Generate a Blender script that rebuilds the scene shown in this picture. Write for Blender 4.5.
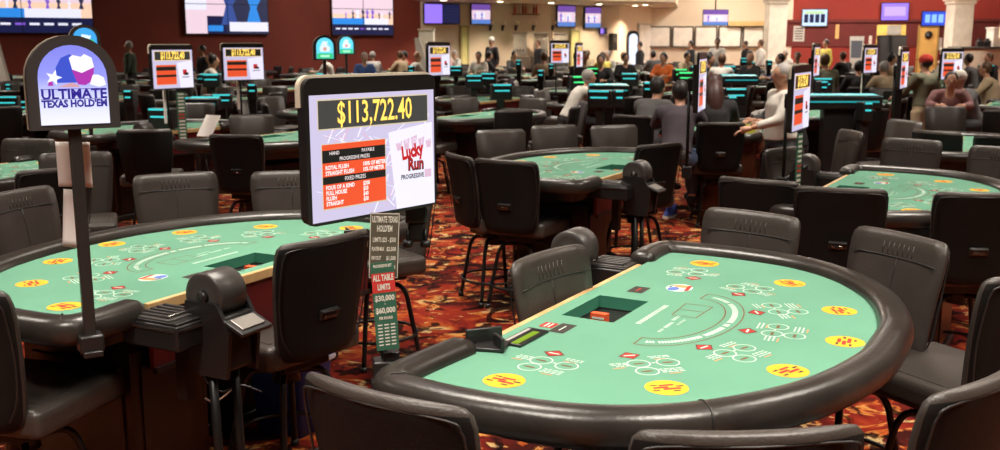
import bpy, bmesh, math, random
from mathutils import Vector, Matrix
random.seed(7)
for o in list(bpy.data.objects): bpy.data.objects.remove(o)
SC = bpy.context.scene
COL = SC.collection
PI = math.pi
R = math.radians

# ------------------------------------------------------------------ camera, world, light, exposure
CZ = 1.80
F = 1000.0
PIT = math.atan(181.5 / 1000)
cd = bpy.data.cameras.new('camera'); cam = bpy.data.objects.new('camera', cd); COL.objects.link(cam)
cam.location = (0, 0, CZ); cam.rotation_euler = (PI / 2 - PIT, 0, 0)
cd.sensor_width = 36; cd.lens = 36 * F / 1000; cd.clip_start = 0.05; cd.clip_end = 200
cd.dof.use_dof = True; cd.dof.focus_distance = 3.3; cd.dof.aperture_fstop = 5.6
SC.camera = cam
W = bpy.data.worlds.new('world'); SC.world = W; W.use_nodes = True
W.node_tree.nodes['Background'].inputs[0].default_value = (1.0, .93, .85, 1)
W.node_tree.nodes['Background'].inputs[1].default_value = 0.25
SC.view_settings.view_transform = 'Standard'; SC.view_settings.look = 'None'
SC.view_settings.exposure = 0.12; SC.view_settings.gamma = 1
SC.view_settings.use_curve_mapping = False
CEIL = 6.2
def area(x, y, z, sx, sy, e, col=(1, .91, .80), rot=(0, 0, 0)):
    l = bpy.data.lights.new('ceiling_or_fill_light', 'AREA'); l.shape = 'RECTANGLE'; l.size = sx; l.size_y = sy
    l.energy = e; l.color = col
    if y < 30: l.spread = R(115)
    o = bpy.data.objects.new('ceiling_or_fill_light', l); o.location = (x, y, z); o.rotation_euler = rot; COL.objects.link(o)
    return o
LIGHTS = [(-1.5, .6, 1.3), (1.8, 1.2, 1.3)] + [(x, y, 1.0) for y in (4.5, 9, 14) for x in (-5, -.8, 3.4, 7.6)] + \
         [(x, y, 1.5) for y in (20, 27, 34) for x in (-12, -4, 4, 12)] + [(x, 41.5, 2.5) for x in (6, 10, 14)] + [(11, 37, 2.0), (16, 36, 2.0), (1.5, 31.5, 2.6), (9, 31.5, 1.6), (17, 30.5, 2.0)]  # lists after the grid: fill lights added to brighten far walls and counter
for (x, y, k) in LIGHTS: area(x, y, 4.6 if y < 16 else 5.6, 1.3, 1.3, (108 if y < 30 else 150) * k)

# ------------------------------------------------------------------ pixel helpers (1000 x 450)
def ray(px, py):
    c, s = math.cos(PIT), math.sin(PIT); dx = (px - 500) / F; du = -(py - 225) / F
    return Vector((dx, c + du * s, -s + du * c))
def at(px, py, z):
    d = ray(px, py); return d * ((z - CZ) / d.z) + Vector((0, 0, CZ))
def atY(px, py, Y):
    d = ray(px, py); return d * (Y / d.y) + Vector((0, 0, CZ))
def pix(p):
    c, s = math.cos(PIT), math.sin(PIT); d = p[1] * c - (p[2] - CZ) * s; u = p[1] * s + (p[2] - CZ) * c
    return 500 + F * p[0] / d, 225 - F * u / d

# ------------------------------------------------------------------ materials
MATS = {}
def mat(name, col, rough=.6, metal=0, spec=.5, bump=None, noise=None, emit=None, coat=0, sheen=0, alpha=1):
    if name in MATS: return MATS[name]
    m = bpy.data.materials.new(name); m.use_nodes = True; n = m.node_tree.nodes; l = m.node_tree.links
    b = n['Principled BSDF']; b.inputs['Base Color'].default_value = (*col, 1); b.inputs['Roughness'].default_value = rough
    b.inputs['Metallic'].default_value = metal; b.inputs['Specular IOR Level'].default_value = spec
    b.inputs['Coat Weight'].default_value = coat; b.inputs['Sheen Weight'].default_value = sheen
    b.inputs['Alpha'].default_value = alpha
    if emit is not None:
        b.inputs['Emission Color'].default_value = (*col, 1); b.inputs['Emission Strength'].default_value = emit
        b.inputs['Base Color'].default_value = (col[0] * .2, col[1] * .2, col[2] * .2, 1)
    tc = n.new('ShaderNodeTexCoord')
    nt = n.new('ShaderNodeTexNoise'); nt.inputs['Scale'].default_value = (noise or (3, .1))[0]; nt.inputs['Detail'].default_value = 5
    l.new(tc.outputs['Object'], nt.inputs['Vector'])
    if emit is None:
        amt = (noise or (3, .12))[1]
        mx = n.new('ShaderNodeMixRGB'); mx.blend_type = 'MULTIPLY'; mx.inputs[0].default_value = 1
        mx.inputs[1].default_value = (*col, 1)
        cr = n.new('ShaderNodeValToRGB'); cr.color_ramp.elements[0].position = .3; cr.color_ramp.elements[1].position = .7
        a = 1 - amt; cr.color_ramp.elements[0].color = (a, a, a, 1); cr.color_ramp.elements[1].color = (1 + amt, 1 + amt, 1 + amt, 1)
        l.new(nt.outputs['Fac'], cr.inputs[0]); l.new(cr.outputs[0], mx.inputs[2]); l.new(mx.outputs[0], b.inputs['Base Color'])
    if bump:
        n2 = n.new('ShaderNodeTexNoise'); n2.inputs['Scale'].default_value = bump[0]; n2.inputs['Detail'].default_value = 4
        bp = n.new('ShaderNodeBump'); bp.inputs['Strength'].default_value = bump[1]; bp.inputs['Distance'].default_value = .004
        l.new(tc.outputs['Object'], n2.inputs['Vector']); l.new(n2.outputs['Fac'], bp.inputs['Height']); l.new(bp.outputs[0], b.inputs['Normal'])
    MATS[name] = m; return m
def wood(name, c1, c2, scale=(1, 1, 12), rough=.45):
    if name in MATS: return MATS[name]
    m = bpy.data.materials.new(name); m.use_nodes = True; n = m.node_tree.nodes; l = m.node_tree.links; b = n['Principled BSDF']
    b.inputs['Roughness'].default_value = rough
    tc = n.new('ShaderNodeTexCoord'); mp = n.new('ShaderNodeMapping'); mp.inputs['Scale'].default_value = scale
    nt = n.new('ShaderNodeTexNoise'); nt.inputs['Scale'].default_value = 2.2; nt.inputs['Detail'].default_value = 6; nt.inputs['Distortion'].default_value = .8
    cr = n.new('ShaderNodeValToRGB'); cr.color_ramp.elements[0].position = .35; cr.color_ramp.elements[1].position = .7
    cr.color_ramp.elements[0].color = (*c1, 1); cr.color_ramp.elements[1].color = (*c2, 1)
    l.new(tc.outputs['Object'], mp.inputs[0]); l.new(mp.outputs[0], nt.inputs['Vector']); l.new(nt.outputs['Fac'], cr.inputs[0]); l.new(cr.outputs[0], b.inputs['Base Color'])
    MATS[name] = m; return m
LEATHER = mat('charcoal_leather', (.043, .035, .030), .40, bump=(140, .35), noise=(6, .15))
LEATHERB = mat('black_back_vinyl', (.0085, .0078, .0074), .58, spec=.18, bump=(140, .3), noise=(6, .15))
SEATM = mat('woven_seat_vinyl', (.022, .019, .017), .6, spec=.3, bump=(400, .6))
PIPING = mat('leather_piping', (.018, .016, .015), .45)
RAILM = mat('rail_leather', (.026, .022, .019), .30, bump=(70, .22), noise=(5, .3))
BLKM = mat('black_metal', (.012, .012, .012), .38, metal=.3)
BLKP = mat('black_plastic', (.014, .013, .013), .35)
GRYP = mat('dark_grey_plastic', (.05, .045, .042), .33, bump=(300, .2))
CHROME = mat('chrome', (.7, .68, .64), .22, metal=1)
FELT = mat('green_felt', (.112, .285, .190), .95, spec=.1, noise=(2.2, .07), bump=(600, .3), sheen=.1)
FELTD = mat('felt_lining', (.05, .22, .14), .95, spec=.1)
WEDGE = wood('light_wood_edge', (.50, .30, .12), (.66, .44, .20), (6, 1, 1))
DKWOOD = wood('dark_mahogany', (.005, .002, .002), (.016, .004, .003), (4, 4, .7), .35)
MAROON = mat('maroon_fascia', (.11, .008, .010), .4)
WHT = mat('white_print', (.50, .62, .53), .9)
REDP = mat('red_print', (.34, .022, .015), .9)
YELP = mat('yellow_print', (.74, .38, .015), .9)
ORGP = mat('orange_red_print', (.75, .09, .02), .9)
BLKPR = mat('black_print', (.03, .025, .02), .9)
BLUEP = mat('blue_print', (.09, .14, .45), .9)
TANP = mat('tan_print', (.55, .25, .10), .9)
LINEP = mat('brown_line_print', (.14, .07, .03), .9)
CREAM = mat('cream_casing', (.72, .64, .50), .4)
PAPER = mat('white_paper', (.86, .80, .76), .8, noise=(4, .05))
def emitm(name, c, s=1.0): return mat(name, c, .3, emit=s)

# ------------------------------------------------------------------ mesh builder
class MB:
    def __init__(s): s.bm = bmesh.new(); s.mats = []
    def mi(s, m):
        if m not in s.mats: s.mats.append(m)
        return s.mats.index(m)
    def _fin(s, faces, m, smooth=False):
        i = s.mi(m)
        for f in faces: f.material_index = i; f.smooth = smooth
    def box(s, c, d, m, rz=0, bev=0, M=None, seg=2, smooth=None):
        r = bmesh.ops.create_cube(s.bm, size=1); vs = r['verts']
        T = Matrix.Translation(Vector(c)) @ Matrix.Rotation(rz, 4, 'Z') @ Matrix.Diagonal((d[0], d[1], d[2], 1))
        if M is not None: T = M @ T
        bmesh.ops.transform(s.bm, matrix=T, verts=vs)
        fs = {f for v in vs for f in v.link_faces}
        if bev:
            es = list({e for v in vs for e in v.link_edges})
            rr = bmesh.ops.bevel(s.bm, geom=es, offset=bev, segments=seg, affect='EDGES', profile=.6)
            fs = set(rr['faces']) | {f for f in fs if f.is_valid}
        s._fin([f for f in fs if f.is_valid], m, bool(bev) if smooth is None else smooth)
        return s
    def rings(s, rings, m, cap=True, smooth=True, closed=False):
        vr = [[s.bm.verts.new(p) for p in r] for r in rings]; n = len(vr[0]); fs = []
        for a, b in list(zip(vr, vr[1:])) + ([(vr[-1], vr[0])] if closed else []):
            for i in range(n):
                j = (i + 1) % n; fs.append(s.bm.faces.new((a[i], a[j], b[j], b[i])))
        if cap and not closed:
            fs.append(s.bm.faces.new(list(reversed(vr[0])))); fs.append(s.bm.faces.new(vr[-1]))
        s._fin(fs, m, smooth); return s
    def tube(s, pts, r, m, seg=8, closed=False, prof=None):
        pts = [Vector(p) for p in pts]; n = len(pts); rg = []; up0 = None
        rr = r if isinstance(r, (list, tuple)) else [r] * n
        for i, p in enumerate(pts):
            a = pts[i - 1] if (i > 0 or closed) else p; b = pts[(i + 1) % n] if (i < n - 1 or closed) else p
            t = (b - a).normalized()
            if prof is not None:
                side = Vector((t.y, -t.x, 0)).normalized(); up = Vector((0, 0, 1))
                rg.append([p + side * q[0] + up * q[1] for q in prof]); continue
            if up0 is None: up0 = Vector((0, 0, 1)) if abs(t.z) < .9 else Vector((1, 0, 0))
            side = t.cross(up0).normalized(); up = side.cross(t).normalized(); up0 = up
            rg.append([p + (side * math.cos(k * 2 * PI / seg) + up * math.sin(k * 2 * PI / seg)) * rr[i] for k in range(seg)])
        return s.rings(rg, m, closed=closed)
    def lathe(s, prof, m, c=(0, 0, 0), seg=20, M=None, cap=True):
        c = Vector(c); rg = [[(Vector((r * math.cos(k * 2 * PI / seg), r * math.sin(k * 2 * PI / seg), z)) + c) for k in range(seg)] for r, z in prof]
        if M is not None: rg = [[M @ p for p in q] for q in rg]
        return s.rings(rg, m, cap=cap)
    def prism(s, pts, z0, z1, m, M=None, smooth=False):
        a = [Vector((p[0], p[1], z0)) for p in pts]; b = [Vector((p[0], p[1], z1)) for p in pts]
        if M is not None: a = [M @ p for p in a]; b = [M @ p for p in b]
        return s.rings([a, b], m, smooth=smooth)
    def poly(s, pts, m):
        f = s.bm.faces.new([s.bm.verts.new(Vector(p)) for p in pts]); s._fin([f], m); return s
    def text(s, body, size, m, M, align='CENTER', ex=.0, sx=1.0, bold=0.0, fit=None):
        cu = bpy.data.curves.new('t', 'FONT'); cu.body = body; cu.size = size; cu.align_x = align; cu.align_y = 'CENTER'
        cu.extrude = ex; cu.resolution_u = 2; cu.offset = bold
        o = bpy.data.objects.new('t', cu); COL.objects.link(o); dg = bpy.context.evaluated_depsgraph_get()
        me = bpy.data.meshes.new_from_object(o.evaluated_get(dg)); bpy.data.objects.remove(o); bpy.data.curves.remove(cu)
        if fit:
            xs_ = [v.co.x for v in me.vertices]; wd = max(xs_) - min(xs_); sx = fit / wd
        me.transform(M @ Matrix.Diagonal((sx, 1, 1, 1))); k = len(s.bm.faces); s.bm.from_mesh(me); bpy.data.meshes.remove(me)
        s.bm.faces.ensure_lookup_table(); s._fin([s.bm.faces[i] for i in range(k, len(s.bm.faces))], m); return s
    def data(s, name, recalc=True):
        if recalc: bmesh.ops.recalc_face_normals(s.bm, faces=s.bm.faces)
        me = bpy.data.meshes.new(name); s.bm.to_mesh(me); s.bm.free()
        for m in s.mats: me.materials.append(m)
        return me
    def build(s, name, parent=None, loc=(0, 0, 0), rot=(0, 0, 0), recalc=True, **tags):
        o = bpy.data.objects.new(name, s.data(name, recalc)); COL.objects.link(o); o.location = loc; o.rotation_euler = rot
        if parent: o.parent = parent
        for k, v in tags.items():
            if v: o[k] = v
        return o
def thing(name, label, cat, loc=(0, 0, 0), rz=0, group=None):
    o = bpy.data.objects.new(name, None); o.empty_display_size = .1; COL.objects.link(o); o.location = loc; o.rotation_euler = (0, 0, rz)
    o['label'] = label; o['category'] = cat
    if group: o['group'] = group
    return o
def copy_tree(o, parent=None):
    c = o.copy(); COL.objects.link(c); c.parent = parent
    for ch in list(o.children): copy_tree(ch, c)
    return c
def kill(o):
    for ch in list(o.children): kill(ch)
    bpy.data.objects.remove(o)
def rrect(hx, hy, r, n=4):
    out = []
    for (cx, cy, a0) in ((hx - r, hy - r, 0), (-hx + r, hy - r, 90), (-hx + r, -hy + r, 180), (hx - r, -hy + r, 270)):
        for k in range(n + 1): a = R(a0 + 90 * k / n); out.append((cx + r * math.cos(a), cy + r * math.sin(a)))
    return out
def catmull(P, n=6, closed=False):
    P = [Vector(p) for p in P]; out = []; N = len(P)
    for i in range(N if closed else N - 1):
        p0 = P[i - 1] if (i > 0 or closed) else P[0]; p1 = P[i]; p2 = P[(i + 1) % N]; p3 = P[(i + 2) % N] if (i + 2 < N or closed) else P[-1]
        for k in range(n):
            t = k / n; out.append(.5 * ((2 * p1) + (p2 - p0) * t + (2 * p0 - 5 * p1 + 4 * p2 - p3) * t * t + (3 * p1 - p0 - 3 * p2 + p3) * t ** 3))
    if not closed: out.append(P[-1])
    return out

# ------------------------------------------------------------------ setting: floor, ceiling, walls
def carpet():
    m = bpy.data.materials.new('patterned_carpet'); m.use_nodes = True; n = m.node_tree.nodes; l = m.node_tree.links; b = n['Principled BSDF']
    b.inputs['Roughness'].default_value = .95; b.inputs['Specular IOR Level'].default_value = .1
    tc = n.new('ShaderNodeTexCoord')
    def nz(scale, det, dist, off=0, sc=(1, 1, 1), rot=0):
        mp = n.new('ShaderNodeMapping'); mp.inputs['Location'].default_value = (off, off * .7, 0); mp.inputs['Scale'].default_value = sc
        mp.inputs['Rotation'].default_value = (0, 0, rot)
        t = n.new('ShaderNodeTexNoise'); t.inputs['Scale'].default_value = scale; t.inputs['Detail'].default_value = det; t.inputs['Distortion'].default_value = dist
        l.new(tc.outputs['Object'], mp.inputs[0]); l.new(mp.outputs[0], t.inputs['Vector']); return t
    def ramp(src, stops, interp='LINEAR'):
        c = n.new('ShaderNodeValToRGB'); c.color_ramp.interpolation = interp
        e = c.color_ramp.elements
        e[0].position, e[0].color = stops[0][0], (*stops[0][1], 1); e[1].position, e[1].color = stops[-1][0], (*stops[-1][1], 1)
        for p, q in stops[1:-1]: x = e.new(p); x.color = (*q, 1)
        l.new(src.outputs['Fac'], c.inputs[0]); return c
    base = ramp(nz(2.1, 4, 1.3), [(.30, (.016, .003, .0025)), (.42, (.055, .006, .004)), (.50, (.15, .010, .006)), (.59, (.22, .020, .008)), (.66, (.32, .065, .012)), (.70, (.08, .008, .006))])
    leaf = ramp(nz(3.2, 3, 2.2, 7, (1, 1.5, 1), .5), [(.545, (0, 0, 0)), (.575, (1, 1, 1)), (.63, (1, 1, 1)), (.66, (0, 0, 0))])
    lc = ramp(nz(6, 2, .5, 3), [(.4, (.36, .07, .012)), (.52, (.46, .20, .05)), (.62, (.52, .37, .17))])
    mx = n.new('ShaderNodeMixRGB'); l.new(leaf.outputs[0], mx.inputs[0]); l.new(base.outputs[0], mx.inputs[1]); l.new(lc.outputs[0], mx.inputs[2])
    dk = ramp(nz(2.6, 3, 2.0, 15, (1.4, 1, 1)), [(.40, (.10, .07, .06)), (.46, (1, 1, 1)), (.9, (1, 1, 1))])
    mu = n.new('ShaderNodeMixRGB'); mu.blend_type = 'MULTIPLY'; mu.inputs[0].default_value = 1; l.new(mx.outputs[0], mu.inputs[1]); l.new(dk.outputs[0], mu.inputs[2])
    l.new(mu.outputs[0], b.inputs['Base Color'])
    nb = nz(500, 2, 0); bp = n.new('ShaderNodeBump'); bp.inputs['Strength'].default_value = .4; l.new(nb.outputs['Fac'], bp.inputs['Height']); l.new(bp.outputs[0], b.inputs['Normal'])
    return m
q = MB(); q.box((0, 22, -.1), (70, 56, .2), carpet()); q.build('floor', kind='structure')
CEILM = mat('ceiling_paint', (.60, .54, .46), .9)
q = MB(); q.box((0, 22, CEIL + .1), (70, 56, .2), CEILM); q.build('ceiling', kind='structure')
REDWL = mat('dark_red_wall_paint', (.165, .024, .012), .8, noise=(.7, .12))
REDWR = mat('red_wall_paint', (.27, .022, .011), .75, noise=(.6, .12))
REDDK = mat('dark_red_band', (.13, .012, .008), .7)
BEIGE = mat('beige_wall_paint', (.70, .58, .46), .85, noise=(.8, .05))
BEIGE2 = mat('pale_beige_wall_paint', (.74, .62, .48), .85, noise=(.8, .05))
COLM = mat('cream_column_paint', (.78, .70, .58), .8)
def wy_left(px): return 1 / (.03226 - 1.6e-5 * px)
def P(px, Y): return Vector(((px - 500) / 1000 * Y, Y, 0))
def wall(name, a, b, m, h=CEIL, th=.3, z0=0):
    a = Vector((a.x, a.y, 0)); b = Vector((b.x, b.y, 0)); d = b - a; q = MB(); n = Vector((-d.y, d.x, 0)).normalized() * th / 2
    c = (a + b) / 2 + n; q.box((c.x, c.y, (h + z0) / 2), (d.length, th, h - z0), m, rz=math.atan2(d.y, d.x)); return q.build(name, kind='structure')
WL0 = P(-60, wy_left(-60)); WL1 = P(422, wy_left(422))
WB1 = P(617, 43.5); WC1 = P(648, 46.0); WD1 = P(762, 46.0); WR0 = P(779, 40.5); WR1 = P(1080, 38.0)
wall('wall_left', WL0, WL1, REDWL)
wall('wall_bar', WL1, WB1, BEIGE)
wall('wall_lobby', WB1, WC1, BEIGE2)
wall('wall_back', WC1, P(775, 46.0), BEIGE2)
wall('wall_return', P(775, 46), WR0, BEIGE2)
wall('wall_right', WR0, WR1, REDWR)
# side and rear walls of the hall, out of frame
wall('wall_far_left', Vector((-22, -5, 0)), WL0, REDWL); wall('wall_far_right', WR1, Vector((24, -5, 0)), REDWR); wall('wall_front', Vector((24, -5, 0)), Vector((-22, -5, 0)), BEIGE)
# dropped soffit in front of the bar wall, with its down lights
q = MB(); SZ = 3.38
sf = [P(400, 34.5), P(538, 36.8), P(672, 40.0), P(674, 45.9), P(648, 45.9), P(617, 43.4), P(424, 39.0)]
q.prism([(p.x, p.y) for p in sf], SZ, SZ + 1.2, mat('soffit_paint', (.66, .55, .43), .85)); q.build('trim_1', kind='structure')
for k, (px, Y) in enumerate([(445, 37.9), (500, 39.2), (550, 40.4), (597, 41.8), (642, 42.6), (632, 43.2)]):
    p = P(px, Y); o = MB().lathe([(.0, .02), (.10, .02), (.12, 0), (.10, -.01), (.09, .0), (0, .0)], emitm('downlight_glow', (1, .85, .6), 6), (p.x, p.y, SZ - .01)).build('downlight',
        label='small glowing recessed downlight in the soffit, ' + ['above the wide twin-view screen', 'above the small tilted screen', 'above the left of two purple screens', 'above the right of two purple screens', 'at the outer soffit edge over the white door', 'above the arched totem'][k], category='ceiling light')
    l = bpy.data.lights.new('downlight_spot', 'SPOT'); l.energy = 420; l.spot_size = 1.9; l.spot_blend = .8; l.color = (1, .82, .58); l.shadow_soft_size = .1
    lo = bpy.data.objects.new('downlight_spot', l); lo.location = (p.x, p.y, SZ - .06); COL.objects.link(lo)
# dark red mouldings on the right wall
def along(a, b, px):      # point of wall line a-b seen at column px
    k = (px - 500) / 1000; d = b - a; t = (k * a.y - a.x) / (d.x - k * d.y); return a + d * t
def wallM(a, b, px, z, off=.02):
    p = along(a, b, px); d = (b - a).normalized(); n = Vector((d.y, -d.x, 0))
    return Matrix.Translation(Vector((p.x, p.y, z)) + n * off) @ Matrix(((d.x, -n.x, 0, 0), (d.y, -n.y, 0, 0), (0, 0, 1, 0), (0, 0, 0, 1)))
# local frame of wallM: x along wall (to the right), -y towards room, z up
def zat(py, Y): return CZ + (43.5 - py) / 1000 * Y
q = MB()
for px0, px1, py0, py1 in ((780, 1000, 22.5, 20), ):
    a = along(WR0, WR1, 780); b = along(WR0, WR1, 1040); d = (b - a)
    M = wallM(WR0, WR1, 780, 0); q.box((d.length / 2, -.03, zat(21.5, 39.5)), (d.length, .1, .12), REDDK, M=M)
    q.box((d.length / 2, -.005, zat(34, 39.5)), (d.length, .03, 1.0), REDDK, M=M)
q.build('trim_2', kind='structure')
# columns
def column(px, w, Y, name, label, ztop=None):
    p = P(px, Y); q = MB(); t = thing(name, label, 'column', (p.x, p.y, 0))
    MB().box((0, 0, 2.5), (w, w, 5.0), COLM, bev=.02).build('shaft', t)
    MB().box((0, 0, .55), (w + .16, w + .16, 1.1), COLM, bev=.03).box((0, 0, 1.14), (w + .22, w + .22, .08), COLM, bev=.02).build('base', t)
    z = zat(4, Y); q = MB()
    for k, (dw, dz) in enumerate([(.10, 0), (.22, .12), (.34, .24)]): q.box((0, 0, z + dz), (w + dw, w + dw, .12), COLM, bev=.02)
    q.build('capital', t); return t
column(770, .68, 38.0, 'column', 'square cream column left of the red wall, beside the white panels')
column(950, .70, 36.5, 'column', 'square cream column in front of the red wall, beside the counter')

# ------------------------------------------------------------------ screens and fittings on the walls
def quad(q, x0, z0, x1, z1, y, m, M): q.poly([M @ Vector(p) for p in ((x0, y, z0), (x1, y, z0), (x1, y, z1), (x0, y, z1))], m)
def screen(a, b, px0, px1, py0, py1, label, art, name='wall_television', cat='television', grid=False):
    pa, pb = along(a, b, px0), along(a, b, px1); Y = (pa.y + pb.y) / 2; w = (pb - pa).length; z0, z1 = zat(py1, Y), zat(py0, Y); h = z1 - z0
    M = wallM(a, b, (px0 + px1) / 2, (z0 + z1) / 2, .05); t = thing(name, label, cat, M.translation)
    Ml = M.copy(); Ml.translation = (0, 0, 0)
    MB().box((0, -.03, 0), (w + .06, .10, h + .06), BLKP, M=Ml, bev=.01).build('casing', t)
    q = MB(); art(q, w, h, Ml)
    if grid:
        q.box((0, -.093, 0), (.02, .012, h), BLKP, M=Ml); q.box((0, -.093, 0), (w, .012, .02), BLKP, M=Ml)
    q.build('screen', t, recalc=False); return t
rnd = random.Random(3)
def people_blobs(q, M, n, x0, x1, z, s, y, cols):
    for k in range(n):
        x = x0 + (x1 - x0) * (k + rnd.random() * .6) / n; hh = s * (.7 + .6 * rnd.random()); m = cols[k % len(cols)]; ww = hh * .33
        pts = [(x - ww * .5, z), (x - ww * .2, z + hh * .35), (x - ww * .55, z + hh * .7), (x - ww * .15, z + hh * .8), (x - ww * .12, z + hh), (x + ww * .12, z + hh), (x + ww * .15, z + hh * .8), (x + ww * .6, z + hh * .6), (x + ww * .2, z + hh * .35), (x + ww * .5, z)]
        q.poly([M @ Vector((a, y, b)) for a, b in pts], m)
E_ = emitm
COURT = E_('screen_court', (.95, .62, .45), 1.0); PINK = E_('screen_pink', (.82, .62, .72), 1.0); BLU = E_('screen_blue', (.03, .25, .75), 1.0)
NAVY = E_('screen_navy', (.012, .015, .07), .8); SW = E_('screen_white', (.8, .8, .95), 1.0); PUR = E_('screen_purple', (.22, .10, .60), 1.0)
DKS = E_('screen_dark', (.03, .035, .09), .8); VIO = E_('screen_violet', (.30, .18, .95), 1.1); MAG = E_('screen_magenta', (.16, .07, .36), 1)
def art_game(court=COURT, seed=1, sh=0):
    def f(q, w, h, M):
        quad(q, -w / 2, -h / 2, w / 2, h / 2, -.085, court, M)
        quad(q, -w / 2, -h * .10, w / 2, h * .5, -.086, PINK, M)
        quad(q, -w / 2, -h * .5, w / 2, -h * .30, -.0865, NAVY, M)
        quad(q, -w / 2, -h * .30, w * .02, -h * .18, -.087, BLU, M); quad(q, w * .02, -h * .30, w * .42, -h * .18, -.087, SW, M)
        people_blobs(q, M, 9, -w * .3, w * .48, -h * .18, h * .16, -.088, [PUR, DKS, SW, DKS, PUR])
        for k in range(9): quad(q, -w * .45 + k * w * .1, -h * .40, -w * .45 + k * w * .1 + w * .07, -h * .37, -.089, SW if k != 4 else PUR, M)
    return f
def art_dark(q, w, h, M):
    quad(q, -w / 2, -h / 2, w / 2, h / 2, -.085, DKS, M); quad(q, -w / 2, -h / 2, -w * .02, h / 2, -.086, PINK, M)
    quad(q, -w * .5, -h * .1, -w * .25, h * .1, -.087, SW, M); quad(q, -w * .25, -h * .5, -w * .02, -h * .2, -.087, NAVY, M)
    people_blobs(q, M, 3, -w * .02, w * .4, -h * .35, h * .8, -.088, [E_('screen_denim', (.04, .08, .30), 1), DKS, BLU])
    quad(q, w * .02, -h * .46, w * .5, -h * .30, -.089, SW, M); quad(q, -w * .24, -h * .46, -w * .06, -h * .36, -.089, BLU, M)
def art_left_violet(q, w, h, M):
    quad(q, -w / 2, -h / 2, 0, h / 2, -.085, VIO, M); quad(q, 0, -h / 2, w / 2, h / 2, -.085, NAVY, M)
    for k in range(5): quad(q, w * .05, -h * .38 + k * h * .16, w * .45, -h * .34 + k * h * .16, -.087, DKS, M)
def art_purple(q, w, h, M):
    quad(q, -w / 2, -h / 2, w / 2, h / 2, -.085, PINK, M); quad(q, -w / 2, h * .2, w / 2, h / 2, -.086, MAG, M)
    quad(q, -w / 2, -h / 2, w / 2, -h * .28, -.086, E_('screen_soft_blue', (.10, .22, .60), 1), M); quad(q, -w * .3, -h * .2, w * .3, h * .1, -.087, SW, M); people_blobs(q, M, 4, -w * .4, w * .4, -h * .25, h * .35, -.0875, [PUR, PINK])
def art_violet(q, w, h, M):
    quad(q, -w / 2, -h / 2, w / 2, h / 2, -.085, VIO, M); quad(q, -w * .4, -h * .25, w * .4, h * .3, -.086, E_('screen_pale_violet', (.50, .36, 1.0), 1.1), M)
def art_blue(q, w, h, M):
    quad(q, -w / 2, -h / 2, w / 2, h / 2, -.085, E_('screen_royal', (.03, .08, .70), 1), M)
    for k in range(3): quad(q, -w * .38 + k * w * .27, -h * .3, -w * .18 + k * w * .27, h * .3, -.086, E_('screen_sky', (.25, .5, 1.0), 1.1), M)
def art_menu(q, w, h, M):
    quad(q, -w / 2, -h / 2, w / 2, h / 2, -.085, E_('screen_ice', (.55, .72, .95), 1), M); quad(q, -w * .4, h * .25, w * .35, h * .4, -.086, E_('screen_lime', (.5, .7, .3), 1), M)
    for k in range(4): quad(q, -w * .43 + k * w * .225, -h * .3, -w * .26 + k * w * .225, h * .22, -.086, NAVY, M)
screen(WL0, WL1, -40, 102, -40, 33, 'large bright video wall of a basketball game at the far left of the dark red wall', art_game(), 'video_wall', 'video wall', True)
screen(WL0, WL1, 192, 272, -22, 34, 'dark toned video wall of players in close-up, middle of the dark red wall', art_dark, 'video_wall', 'video wall', True)
screen(WL0, WL1, 335, 394, -14, 35, 'bright basketball video wall nearest the beige wall', art_game(), 'video_wall', 'video wall', True)
screen(WL1, WB1, 425, 459, 6, 24, 'wide wall television, violet on the left half and dark on the right', art_left_violet)
screen(WL1, WB1, 471, 489, 6, 24.5, 'small wall television with pink and blue picture beside the liquor shelf', art_purple)
screen(WL1, WB1, 555, 572, 7.5, 27, 'left one of two small purple wall televisions right of the liquor shelf', art_purple)
screen(WL1, WB1, 582, 597, 9, 28, 'right one of two small purple wall televisions right of the liquor shelf', art_purple)
screen(WL1, WB1, 597, 603, 29, 34, 'tiny bluish screen on the beige wall below the purple televisions', art_left_violet)
screen(WR0, WR1, 796, 820, 11, 26.5, 'pale blue menu screen with four dark panels on the red wall', art_menu)
screen(WR0, WR1, 873, 899, 5, 21, 'violet wall television above the yellow lit recess', art_violet)
screen(WR0, WR1, 913, 937, 13, 26, 'royal blue wall television above the yellow door', art_blue)
# hanging television in front of the back wall
HY = 42.0
t = thing('hanging_television', 'purple and pink television hung on a pole before the white panels', 'television', (P(711, HY).x, HY, 0))
w_, h_ = .024 * HY, .0145 * HY; z_ = zat(18.5, HY)
MB().box((0, 0, z_), (w_ + .05, .08, h_ + .05), BLKP, bev=.01).build('casing', t)
MB().tube([(0, .04, z_ + h_ / 2), (0, .04, CEIL)], .03, BLKM).build('pole', t)
q = MB(); M = Matrix.Translation((0, .04, z_)); art_purple(q, w_, h_, M); q.build('screen', t, recalc=False)
# video wall caps: liquor shelf with bottles
Ma = wallM(WL1, WB1, 523, 0, .02); Ysh = Ma.translation.y
pz = zat(15.5, Ysh)
o = MB().box((0, -.16, pz), (1.15, .30, .05), mat('shelf_brown', (.16, .07, .03), .5), M=Ma, bev=.01).build('wall_shelf', label='brown wall shelf carrying a row of bottles on the beige wall', category='shelf')
rb = random.Random(5)
for k in range(9):
    x = -.5 + k * .125; cc = [(.50, .10, .06), (.65, .50, .36), (.7, .62, .52), (.30, .06, .04)][k % 4]; hh = .36 + .06 * rb.random()
    p = Ma @ Vector((x, -.16, pz + .025))
    MB().lathe([(.04, 0), (.045, .02), (.045, hh * .6), (.018, hh * .75), (.016, hh), (.0, hh)], mat('bottle_glass_%d' % (k % 4), cc, .2), seg=10).build('liquor_bottle', loc=p,
        label='small liquor bottle in the row on the brown wall shelf', category='bottle', group='bottles on the brown wall shelf')
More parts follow.
